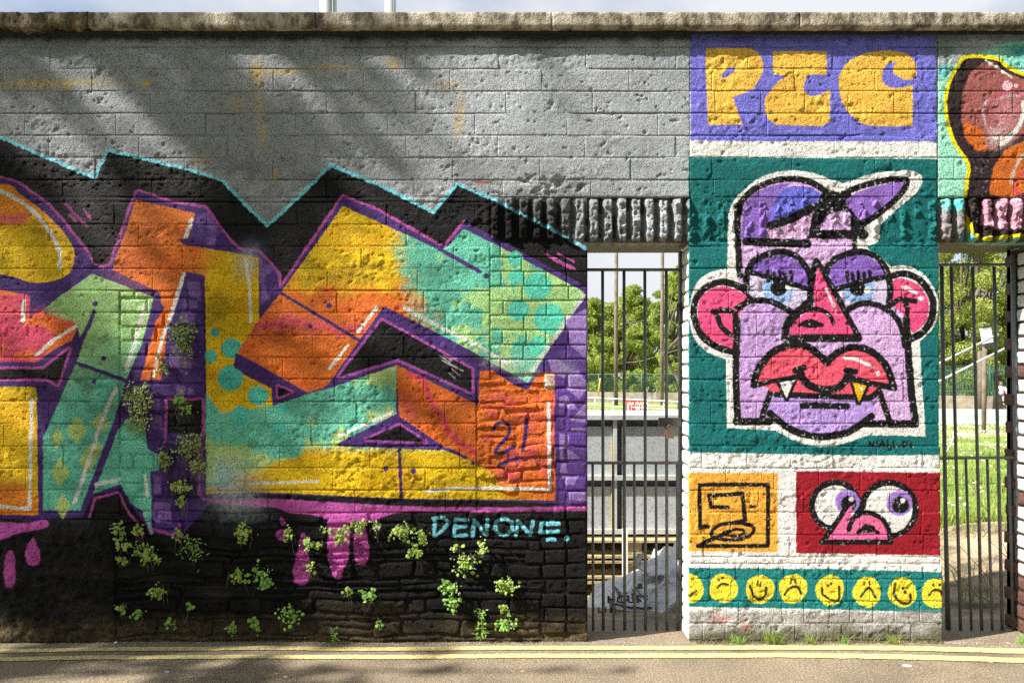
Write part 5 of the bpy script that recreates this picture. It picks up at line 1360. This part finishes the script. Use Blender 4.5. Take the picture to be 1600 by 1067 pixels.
def cloth(name, P, parent, mat, nu=14, nv=10, amp=.012, seed=1):
    """hanging cloth patch over 4 corner points (bilinear) with folds, 4 mm thick"""
    r = random.Random(seed); a, b_, c, d = [Vector(p) for p in P]; nrm = (b_ - a).cross(d - a).normalized(); V = []
    for s in (0, 1):
        for j in range(nv):
            for i in range(nu):
                u, v = i / (nu - 1), j / (nv - 1); p = (a * (1 - u) + b_ * u) * (1 - v) + (d * (1 - u) + c * u) * v
                p = p + nrm * (amp * (math.sin(u * 9 + v * 3 + seed) + .6 * math.sin(u * 17 - v * 6 + seed * 2)) - s * .004) ; V.append(p)
    N = nu * nv; I = np.arange(N).reshape(nv, nu); Q = []
    for j in range(nv - 1):
        for i in range(nu - 1): q = (I[j, i], I[j, i + 1], I[j + 1, i + 1], I[j + 1, i]); Q += [q, tuple(x + N for x in q[::-1])]
    ring = list(I[0, :]) + list(I[1:, -1]) + list(I[-1, -2::-1]) + list(I[-2:0:-1, 0])
    for k in range(len(ring)): k2 = (k + 1) % len(ring); Q.append((ring[k2], ring[k], ring[k] + N, ring[k2] + N))
    return link(name, np_mesh(name, V, Q), mat, parent)
cloth('top_flap', [at(988, 884, 4.95), at(1066, 912, 4.75), at(1072, 868, 5.3), at(1018, 868, 5.45)], sk, M_SACK, amp=.010, seed=2)
cloth('rear_flap', [at(1012, 884, 5.3), at(1070, 884, 5.2), at(1066, 858, 5.5), at(1022, 856, 5.6)], sk, M_SACK, amp=.010, seed=7)
cloth('lifting_strap', [at(984, 888, 4.9), at(997, 884, 4.9), at(1008, 862, 5.2), at(996, 864, 5.2)], sk, M_TAN, amp=.004, seed=5)
yF = .545
def sack_text(nm, body, px, py, hpx, wide, mat=None):
    D = 3.9 + yF; q = at(px, py, D); return drape(text_obj(nm, body, q.x, q.y, q.z, hpx / 1248 * D * 1.38, wide, mat or M_INK, sk, ext=.0015, space=1.1))
sack_text('print', 'HOUSE', 948, 941, 12, 1.15); sack_text('print', 'L I M I T E D', 934, 956, 9, 1.0); sack_text('print', '37 08', 989, 986, 9, 1.0)
def strip(nm, px0, px1, py0, py1, mat):
    mb = MB(); D = 3.9 + yF; a, b_ = at(px0, py1, D), at(px1, py0, D); n = 24
    for i in range(n): x0, x1 = a.x + (b_.x - a.x) * i / n, a.x + (b_.x - a.x) * (i + 1) / n; mb.box(x0, x1, yF, yF + .004, a.z, b_.z)
    return drape(mb.build(nm, mat, sk))
strip('print_line', 945, 1026, 960.5, 963, M_INK); strip('green_patch', 996, 1004, 911, 919, M_SG)

# ------------------------------------------------------------------ things beyond the right gate
M_BLUE = simple_mat('pale_blue_board', (.55, .62, .66), (.70, .75, .78), 3, .6)
bb = thing('pale_blue_board', 'long low pale blue painted board lying at the far edge of the daisy grass', 'board', (0, 0, 0))
mb = MB(); a, b_ = at(1400, 660, 31), at(1720, 639, 31); mb.box(a.x, b_.x, 27.1, 27.2, -.52, b_.z - .25); mb.build('lower_plank', M_BLUE, bb)
mb = MB(); mb.box(a.x, b_.x, 27.13, 27.22, b_.z - .235, b_.z); mb.build('upper_plank', M_BLUE, bb)
hr = thing('stair_handrail', 'pair of sloping galvanised tube handrails rising to the right behind the right gate', 'handrail', (0, 0, 0))
for (a, b_, D1) in ((at(1400, 600, 12), at(1560, 522, 12), .017), (at(1400, 629, 12), at(1640, 509, 12), .017)):
    mb = MB(); mb.tube([a, b_], D1, 8); mb.build('tube', M_RAIL, hr, True)
q = at(1448, 577, 12); bar(hr, 'post', Vector((q.x, q.y, -.5)), q, .024, M_RAIL, 8)
q = at(1610, 522, 12); bar(hr, 'post', Vector((q.x, q.y, -.5)), q, .024, M_RAIL, 8)
fl = thing('floodlight', 'tilted white floodlight with black ends on a post behind the right gate', 'floodlight', (0, 0, 0))
D = 26; c = at(1541, 524, D); Mx = Matrix.Translation(c) @ Matrix.Rotation(math.radians(-10), 4, 'Y')
mb = MB(); mb.box(-.13, .15, -.08, .08, -.24, .26, 0, Mx); mb.build('housing', simple_mat('white_housing', (.72, .74, .74), None, 5, .5), fl)
mb = MB(); mb.box(-.13, .17, -.10, .10, .265, .33, 0, Mx); mb.build('cap', M_LOCK, fl); mb = MB(); mb.box(-.17, .15, -.10, .10, -.36, -.245, 0, Mx); mb.build('base', M_LOCK, fl)
mb = MB(); mb.tube([c + Vector((-.05, 0, -.36)), Vector((c.x - .08, c.y, -.5))], .07, 8); mb.build('post', M_WOOD, fl, True)
# white upright stake and thin cane in the grass
def cane(lab, a, b_, rad, mat): tag(bar(None, 'cane', a, b_, rad, mat, 5), lab, 'cane')
cane('thin pale cane leaning in the grass left behind the right gate', at(1476, 712, 14), at(1497, 668, 14), .010, M_PALE)
cane('thin dark stalk slanting through the lower grass behind the right gate', at(1510, 752, 8), at(1548, 806, 8), .004, M_STEM)

# person sitting on the low wall: one skinned body
def person():
    q = at(1564, 619, 43.2); px_, py_ = q.x, q.y; zs = .27
    t = thing('person', 'person in a pale pink shirt sitting on the low wall beyond the right gate', 'person', (px_, py_, zs))
    J = {'pel': (0, 0, .09), 'bel': (0, .02, .28), 'che': (0, 0, .46), 'nec': (0, -.02, .58), 'hed': (0, -.05, .68), 'top': (0, -.04, .80),
         'ls': (-.17, 0, .52), 'le': (-.24, -.08, .28), 'lh': (-.14, -.26, .14), 'rs': (.17, 0, .52), 're': (.26, -.04, .28), 'rh': (.14, -.26, .14),
         'lhip': (-.10, -.02, .07), 'lk': (-.13, -.42, .08), 'la': (-.12, -.44, -.36), 'lf': (-.12, -.58, -.40), 'rhip': (.10, -.02, .07), 'rk': (.13, -.42, .08), 'ra': (.14, -.40, -.36), 'rf': (.14, -.54, -.40)}
    R = {'pel': .14, 'bel': .13, 'che': .15, 'nec': .055, 'hed': .095, 'top': .08, 'ls': .07, 'le': .05, 'lh': .035, 'rs': .07, 're': .05, 'rh': .035, 'lhip': .09, 'lk': .065, 'la': .045, 'lf': .035, 'rhip': .09, 'rk': .065, 'ra': .045, 'rf': .035}
    E = [('pel', 'bel'), ('bel', 'che'), ('che', 'nec'), ('nec', 'hed'), ('hed', 'top'), ('che', 'ls'), ('ls', 'le'), ('le', 'lh'), ('che', 'rs'), ('rs', 're'), ('re', 'rh'), ('pel', 'lhip'), ('lhip', 'lk'), ('lk', 'la'), ('la', 'lf'), ('pel', 'rhip'), ('rhip', 'rk'), ('rk', 'ra'), ('ra', 'rf')]
    K = list(J); me = bpy.data.meshes.new('body'); me.from_pydata([J[k] for k in K], [(K.index(a), K.index(b)) for a, b in E], []); me.update()
    o = link('body', me, simple_mat('skin_and_jeans', (.42, .28, .22), None, 5, .7), t); m_ = o.modifiers.new('skin', 'SKIN')
    for i, k in enumerate(K): me.skin_vertices[0].data[i].radius = (R[k], R[k] * .9)
    me.skin_vertices[0].data[0].use_root = True; s = o.modifiers.new('sub', 'SUBSURF'); s.levels = 1; s.render_levels = 1
    mb = MB(); n = 12; rings = [(.03, .17, .13), (.2, .155, .125), (.4, .175, .135), (.53, .17, .11), (.585, .08, .07)]
    vs = [(rx * math.cos(2 * math.pi * i / n), ry * math.sin(2 * math.pi * i / n), z) for (z, rx, ry) in rings for i in range(n)]
    mb.add(vs, [(j * n + i, j * n + (i + 1) % n, (j + 1) * n + (i + 1) % n, (j + 1) * n + i) for j in range(4) for i in range(n)])
    for sx in (-1, 1): mb.tube([(sx * .15, 0, .53), (sx * .23, -.05, .36), (sx * .25, -.08, .26)], [.085, .075, .07], 8)
    mb.build('shirt', simple_mat('pale_pink_cloth', (.74, .60, .64), (.82, .74, .76), 8, .8), t, True)
    mb = MB()
    vs = [(.108 * math.cos(2 * math.pi * i / n) * r_, .108 * math.sin(2 * math.pi * i / n) * r_ - .03, z) for (z, r_) in ((.66, .95), (.72, 1.05), (.78, .9), (.83, .4)) for i in range(n)]
    mb.add(vs, [(j * n + i, j * n + (i + 1) % n, (j + 1) * n + (i + 1) % n, (j + 1) * n + i) for j in range(3) for i in range(n)] + [tuple(3 * n + i for i in range(n))])
    mb.build('hair', simple_mat('brown_hair', (.10, .06, .035), None, 5, .6), t, True)
    mb = MB()
    for sx in (-1, 1): mb.tube([(sx * .10, -.02, .08), (sx * .13, -.42, .09), (sx * .13, -.43, -.30)], [.105, .085, .07], 8)
    mb.build('trousers', simple_mat('dark_denim', (.03, .04, .07), None, 5, .8), t, True)
person()

# ------------------------------------------------------------------ plants rooted in the wall
M_P1 = leaf_mat('toadflax_leaf', (.13, .24, .03), (.32, .48, .06), 40, .3, c3=(.54, .60, .15))
M_P2 = leaf_mat('fresh_green_leaf', (.12, .30, .035), (.28, .52, .08), 40, .35)
M_P3 = leaf_mat('dusty_ivy_leaf', (.09, .15, .03), (.24, .34, .06), 40, .2, c3=(.44, .46, .16))
M_FL = simple_mat('lilac_flower', (.62, .50, .62), (.76, .66, .74), 30, .6)
M_PST = simple_mat('plant_stem', (.10, .10, .04), (.22, .16, .08), 30, .7)
def clump(label, px, py, rx, ry, n, kind='leaf', ls=.0075, fl=0, out=.045, trail=0, group='small plants rooted in the wall'):
    r = random.Random(int(px * 3 + py)); X0, Z0 = wx(px), wz(py); rx /= S; ry /= S
    t = thing('wall_plant', label, 'plant', (X0, -.004, Z0), group); lm = MB(); sm = MB(); fm = MB()
    mat = {'leaf': M_P1, 'green': M_P2, 'ivy': M_P3, 'strap': M_P2, 'sprig': M_P2}[kind]
    nb = max(3, n // 9); subs = []
    for i in range(nb):
        a = r.uniform(0, 6.283); q = r.random() ** .6
        c = Vector((math.cos(a) * rx * q, -r.uniform(.008, out), math.sin(a) * ry * q - .2 * ry)); subs.append(c)
        if kind != 'sprig': sm.tube([Vector((0, .012, ry * .2)), c * .5 + Vector((0, -.012, .008)), c], [.0016, .0012, .0008], 3)
    for i in range(n):
        c = r.choice(subs); sc = .34 * min(rx, ry) + .004
        p = c + Vector((r.gauss(0, 1) * sc, r.gauss(0, .5) * sc, r.gauss(0, 1) * sc))
        if kind == 'sprig': p = Vector((r.gauss(0, rx * .35), -.02 - .01 * r.random(), -ry + 2 * ry * r.random()))
        p.y = min(p.y, -.004)
        s = ls * r.choice((.45, .6, .8, .95, 1.2, 1.5)) * r.uniform(.8, 1.1); nr = Vector((r.gauss(0, .5), -1, r.gauss(.5, .5))).normalized(); u = nr.orthogonal().normalized(); w = nr.cross(u)
        ang = r.uniform(0, 6.283); u, w = u * math.cos(ang) + w * math.sin(ang), w * math.cos(ang) - u * math.sin(ang)
        if kind in ('strap', 'sprig'):
            d = Vector((r.gauss(0, .8), -.3, r.gauss(.1, .7))).normalized(); L_ = ls * r.uniform(2, 3.4); sd = d.cross(nr).normalized() * ls * .45
            lm.add([p, p + d * L_ * .5 + sd, p + d * L_ + Vector((0, 0, -.002)), p + d * L_ * .5 - sd], [(0, 1, 2, 3)])
        else:
            k = 6; vs = [p + nr * s * .22]
            for j in range(k):
                rr = s * (1.0 if j % 2 == 0 else .82); vs.append(p + u * rr * math.cos(j * 1.0472) + w * rr * math.sin(j * 1.0472))
            lm.add(vs, [(0, 1 + j, 1 + (j + 1) % k) for j in range(k)])
    for i in range(fl):
        c = r.choice(subs); p = c + Vector((r.gauss(0, rx * .4), -.008, r.gauss(0, ry * .4))); s = .0030
        fm.add([p + Vector((-s, 0, 0)), p + Vector((0, -s, -s)), p + Vector((s, 0, 0)), p + Vector((0, -.001, s))], [(0, 1, 2, 3)])
    if kind == 'sprig': sm.tube([Vector((0, -.015, -ry * 1.1)), Vector((rx * .1, -.025, 0)), Vector((-rx * .1, -.02, ry))], [.0025, .002, .001], 4)
    for i in range((trail * 2 if kind == 'ivy' else trail) + 3):
        x = r.uniform(-rx, rx); z0 = r.uniform(-ry * .2, ry * .9); L_ = r.uniform(.03, .10); sm.tube([Vector((x, -.006, z0)), Vector((x + r.uniform(-.012, .012), -.016, z0 - L_ * .5)), Vector((x + r.uniform(-.02, .02), -.012, z0 - L_))], [.0010, .0009, .0006], 3)
    lm.build('leaves', mat, t, kind='stuff'); sm.build('stems', M_PST, t, kind='stuff')
    if fl: fm.build('flowers', M_FL, t, kind='stuff')
    return t
PL = [
 ('dusty trailing plant at the top of the purple column beside the white stripe', 284, 512, 26, 15, 120, 'ivy', 16, 10),
 ('dusty trailing plant hanging in the middle of the purple column', 292, 545, 16, 28, 100, 'ivy', 20, 14),
 ('small dark tuft on the orange stripe left of the purple column', 254, 570, 9, 22, 50, 'ivy', 6, 6),
 ('widest ivy-like mat spilling over the green wedge left of the black square', 218, 616, 24, 22, 190, 'ivy', 30, 10),
 ('lower tail of the ivy-like mat on the green wedge', 220, 652, 16, 24, 110, 'ivy', 18, 16),
 ('fresh green sprig over the top edge of the black square', 290, 630, 18, 14, 70, 'green', 0, 5),
 ('flowering mat low in the purple column under the black square', 300, 692, 20, 22, 150, 'ivy', 28, 12),
 ('trailing wisp between the two toned bricks below the ivy-like mat', 256, 712, 14, 14, 50, 'ivy', 4, 10),
 ('thin flowering trail at the right edge of the purple column', 312, 725, 10, 16, 60, 'ivy', 14, 8),
 ('bright flowering tuft at the foot of the purple column', 286, 757, 24, 8, 70, 'leaf', 14, 4),
 ('few leaves hanging below the bright tuft at the column foot', 288, 782, 9, 8, 24, 'leaf', 0, 4),
 ('yellow green tuft highest on the black base left of the purple drip', 190, 828, 12, 14, 70, 'leaf', 6, 2),
 ('small tuft left beside the hanging teal point', 218, 826, 8, 8, 28, 'leaf', 0, 2),
 ('small tuft right beside the purple drip on the black base', 285, 832, 10, 10, 44, 'leaf', 2, 2),
 ('little tuft under the highest yellow green tuft on the black base', 197, 847, 8, 7, 26, 'leaf', 3, 0),
 ('flat patch of leaves at the left end of the stone courses', 197, 872, 13, 6, 36, 'leaf', 0, 0),
 ('dense flowering clump directly below the teal point', 228, 852, 17, 13, 90, 'leaf', 10, 2),
 ('dense clump right below the flowering clump under the teal point', 243, 869, 15, 8, 56, 'leaf', 0, 2),
 ('bright strap-leaved fern clump right of the purple drip', 305, 856, 15, 19, 70, 'strap', 0, 0),
 ('round pale green clump alone in the dark stones at left', 253, 918, 13, 12, 72, 'leaf', 0, 0),
 ('small clump low at the left edge of the stones', 195, 942, 9, 7, 32, 'leaf', 0, 0),
 ('dark green rosette low at left, right of the edge clump', 218, 955, 8, 7, 30, 'green', 0, 0),
 ('tiny green rosette in a dark joint below the fern clump', 297, 947, 6, 7, 20, 'green', 0, 0),
 ('dark flat plant on the stones left of the light stain', 270, 970, 10, 5, 26, 'green', 0, 0),
 ('hanging clump under the grey sprayed haze', 384, 832, 13, 16, 74, 'leaf', 4, 4),
 ('broken row of leaves on a ledge left of the big green clump', 370, 897, 18, 8, 54, 'leaf', 2, 2),
 ('big fresh green clump left of the magenta runs', 409, 899, 16, 16, 110, 'green', 0, 2),
 ('pair of green leaves low below the ledge row', 366, 976, 9, 9, 34, 'green', 0, 0),
 ('green rosette low in the stones under the big fresh clump', 399, 973, 8, 9, 30, 'green', 0, 0),
 ('hanging green clump low in the wall between the magenta drop and runs', 457, 957, 15, 18, 96, 'green', 0, 2),
 ('small leaves above the leftmost magenta run', 455, 835, 8, 14, 36, 'leaf', 0, 2),
 ('row of leaves crossing the leftmost magenta run', 487, 846, 24, 7, 70, 'leaf', 6, 2),
 ('leaves beside the foot of the leftmost magenta run', 488, 880, 7, 8, 24, 'leaf', 2, 2),
 ('long leafy trail crossing the widest magenta run', 530, 828, 24, 9, 90, 'leaf', 8, 4),
 ('bushy tuft on the magenta fringe above the teardrop run', 562, 818, 18, 10, 80, 'leaf', 10, 2),
 ('sparse dusty leaves at the tip of the magenta fringe', 588, 818, 9, 8, 30, 'ivy', 8, 2),
 ('wide yellow green clump left of the blue signature', 626, 826, 22, 12, 104, 'leaf', 6, 0),
 ('clump touching the first letter of the blue signature', 661, 832, 10, 11, 44, 'leaf', 2, 0),
 ('round yellow green clump below the wide one left of the signature', 650, 857, 11, 9, 54, 'leaf', 0, 0),
 ('green rosette in the middle of the black stones with a thin stalk', 577, 925, 12, 10, 60, 'green', 4, 3),
 ('pale rosette left of the stalked rosette in the black stones', 547, 921, 7, 6, 22, 'leaf', 0, 0),
 ('flowering yellow green cushion under the letter N of the signature', 729, 874, 17, 17, 120, 'leaf', 22, 3),
 ('tuft high under the middle of the blue signature', 753, 851, 10, 12, 40, 'leaf', 8, 0),
 ('small tuft left above the flowering cushion', 715, 852, 8, 5, 22, 'leaf', 4, 0),
 ('round green clump hanging under the flowering cushion', 705, 911, 15, 10, 80, 'green', 2, 0),
 ('lower green clump under the round hanging one', 709, 935, 13, 11, 70, 'green', 0, 0),
 ('round yellow green cushion nearest the brick edge of the gateway', 790, 914, 17, 14, 110, 'leaf', 10, 0),
 ('small flowering tuft below the cushion nearest the gateway', 786, 945, 9, 6, 26, 'leaf', 6, 0),
 ('bright leafy clump low at the brick edge near the gateway', 790, 972, 17, 11, 80, 'green', 2, 0),
 ('tall upright leafy weed at the foot of the stones', 752, 972, 14, 28, 80, 'sprig', 0, 0),
 ('thin upright weed at the wall foot left of the long pale stone', 524, 992, 7, 17, 44, 'sprig', 0, 0),
 ('single small green rosette right of the thin weed', 592, 971, 6, 5, 16, 'green', 0, 0),
]
for (lab, px, py, rx, ry, n, kd, fl_, tr) in PL: clump(lab, px, py, rx * .85, ry * .85, int(n * (.80 if kd != 'ivy' else 1.3)), kd, .0078 if kd != 'ivy' else .0064, fl_, .045 if kd != 'ivy' else .030, tr)
# grass tufts along the pier foot
def tuft(label, px, py, n, h, sp, mat=M_BLADE, seed=0):
    r = np.random.RandomState(seed + int(px)); x0 = wx(px); y0 = -.02
    o = blades('grass_tuft', n, lambda q: (x0 + q.normal(0, sp), y0 - abs(q.normal(0, .012)), 0), h * .5, h, .0016, mat, seed + 3, .45)
    return tag(o, label, 'grass tuft')
tuft('widest bright grass tuft at the left of the pier foot', 1204, 0, 90, .085, .024)
tuft('pale thin grass tuft below the second smiling face', 1264, 0, 36, .065, .014)
tuft('small grass tuft below the happy face in the middle of the pier', 1318, 0, 24, .05, .009, M_P2)
tuft('grass tuft with yellow blades at the right of the pier foot', 1391, 0, 50, .06, .014)
tuft('short green tuft at the left corner of the pier foot', 1150, 0, 44, .06, .018, M_P2)
tuft('little tuft at the second gate stile', 1597, 0, 24, .07, .008, M_P2)
tuft('flat weed on the road edge at far right', 1592, 0, 22, .04, .014, M_P2)
M_MOSSG = leaf_mat('moss', (.07, .075, .02), (.18, .18, .05), 60, .1)
def smp(r): return (wx(r.uniform(1085, 1470)), -.012 - abs(r.normal(0, .010)), 0)
tag(blades('moss_fringe', 700, smp, .008, .03, .0016, M_MOSSG, 22, .6), 'mossy fringe of tiny blades along the pier foot', 'moss', kind='stuff')
def smp(r): return (wx(r.uniform(-40, 915)), -.012 - abs(r.normal(0, .012)), 0)
tag(blades('moss_fringe', 350, smp, .006, .022, .0014, M_MOSSG, 23, .6), 'sparse mossy fringe along the foot of the black wall', 'moss', kind='stuff')

# ------------------------------------------------------------------ street tree up to the left whose leaves dapple the wall
def shade_tree():
    r = np.random.RandomState(21); s = np.array(SUN_DIR); cents = []
    def tgt(px, py, rad, wall_=True, tmin=8.0, tmax=11.0):
        p = np.array([wx(px), 0, wz(py)]) if wall_ else np.array([wx(px), py, 0.])
        t = r.uniform(tmin, tmax); q = p + s * t; cents.append((q[0], q[1], q[2], rad))
    for (px, py, rad) in SHADE: tgt(px, py, rad)
    for (px, gy, rad) in SHADE_G: tgt(px, gy, rad, False)
    base = np.array([-9.2, -2.9, 0.]); t = thing('street_tree', 'leafy street tree standing to the left in front of the wall', 'tree', (0, 0, 0)); mb = MB()
    fork = Vector((-8.6, -2.6, 4.2)); mb.tube([Vector(base), Vector((-8.9, -2.8, 2)), fork, Vector((-8.0, -2.3, 6.8)), Vector((-7.6, -2.2, 8.6))], [.24, .2, .16, .09, .04], 10)
    for i, c in enumerate(cents):
        if i % 3 == 0: e = Vector(c[:3]); b0 = fork.lerp(Vector((-8.0, -2.3, 6.8)), r.rand()); mb.tube([b0, b0.lerp(e, .5) + Vector((0, 0, .15)), e], [.03, .018, .006], 5)
    mb.build('trunk', M_BARK, t, True)
    n = int(sum(420 * (c[3] / .2) ** 2 for c in cents) * SHADE_DENS); V, Q = leaf_cloud(n, cents, r, .045)
    link('crown', np_mesh('crown', V, Q, False), M_L1, t)
for k_, (x_, y_, h_) in enumerate(((-9.5, -8.4, 8.5), (-3.2, -8.0, 8.0), (3.0, -8.3, 9.0), (9.0, -8.0, 8.2), (-6, -12.5, 11), (1, -13, 12), (7.5, -12.5, 11))):  # unseen trees added behind the viewpoint to block sky light and road bounce
    tree(('first unseen tree from the left across the road, added to block light', 'second unseen tree from the left across the road, added to block light', 'third unseen tree from the left across the road, added to block light', 'unseen tree at the right end across the road, added to block light', 'taller unseen tree behind the gap of the first two, added to block light', 'tallest unseen tree in the back row, added to block light', 'taller unseen tree behind the right pair, added to block light')[k_], x_, y_, 0.0, h_, 3.3, 9000, .11, M_L1, 60 + k_, 'unseen light-blocking trees added over the road', ncl=46, low=.28, name='street_tree')
SHADE_DENS = .26
rs = np.random.RandomState(5)
SHADE = []
lit = [(80, 95, 90), (250, 120, 90), (230, 190, 70), (20, 210, 60), (470, 130, 50), (560, 400, 60), (500, 360, 60), (50, 700, 60), (620, 140, 70), (440, 450, 40)]
for i in range(330):
    px, py = rs.uniform(-260, 640), rs.uniform(40, 1010)
    if py > 300 and py < 900 and rs.rand() < .84: continue
    if px > 480 and py > 640: continue
    if any((px - a) ** 2 + (py - b_) ** 2 < c * c * .8 for a, b_, c in lit): continue
    if px > 500 and rs.rand() < .6: continue
    SHADE.append((px, py, rs.uniform(.05, .15)))
SHADE += [(380, 150, .11), (425, 215, .11), (345, 105, .10), (540, 120, .09), (575, 190, .09), (600, 250, .07), (700, 230, .06), (330, 230, .12), (850, 90, .04), (880, 160, .045), (480, 250, .10), (640, 150, .06)]
SHADE += [(x_, y_, r_) for x_, y_, r_ in ((-60, 30, .12), (40, 28, .12), (120, 34, .11), (215, 28, .10), (300, 30, .10), (390, 26, .07))]
SHADE_G = [(rs.uniform(-300, 700), rs.uniform(-.8, -.05), rs.uniform(.08, .18)) for i in range(26)] + [(860, -.35, .06), (960, -.4, .05), (700, -.38, .08), (520, -.36, .10)]
shade_tree()
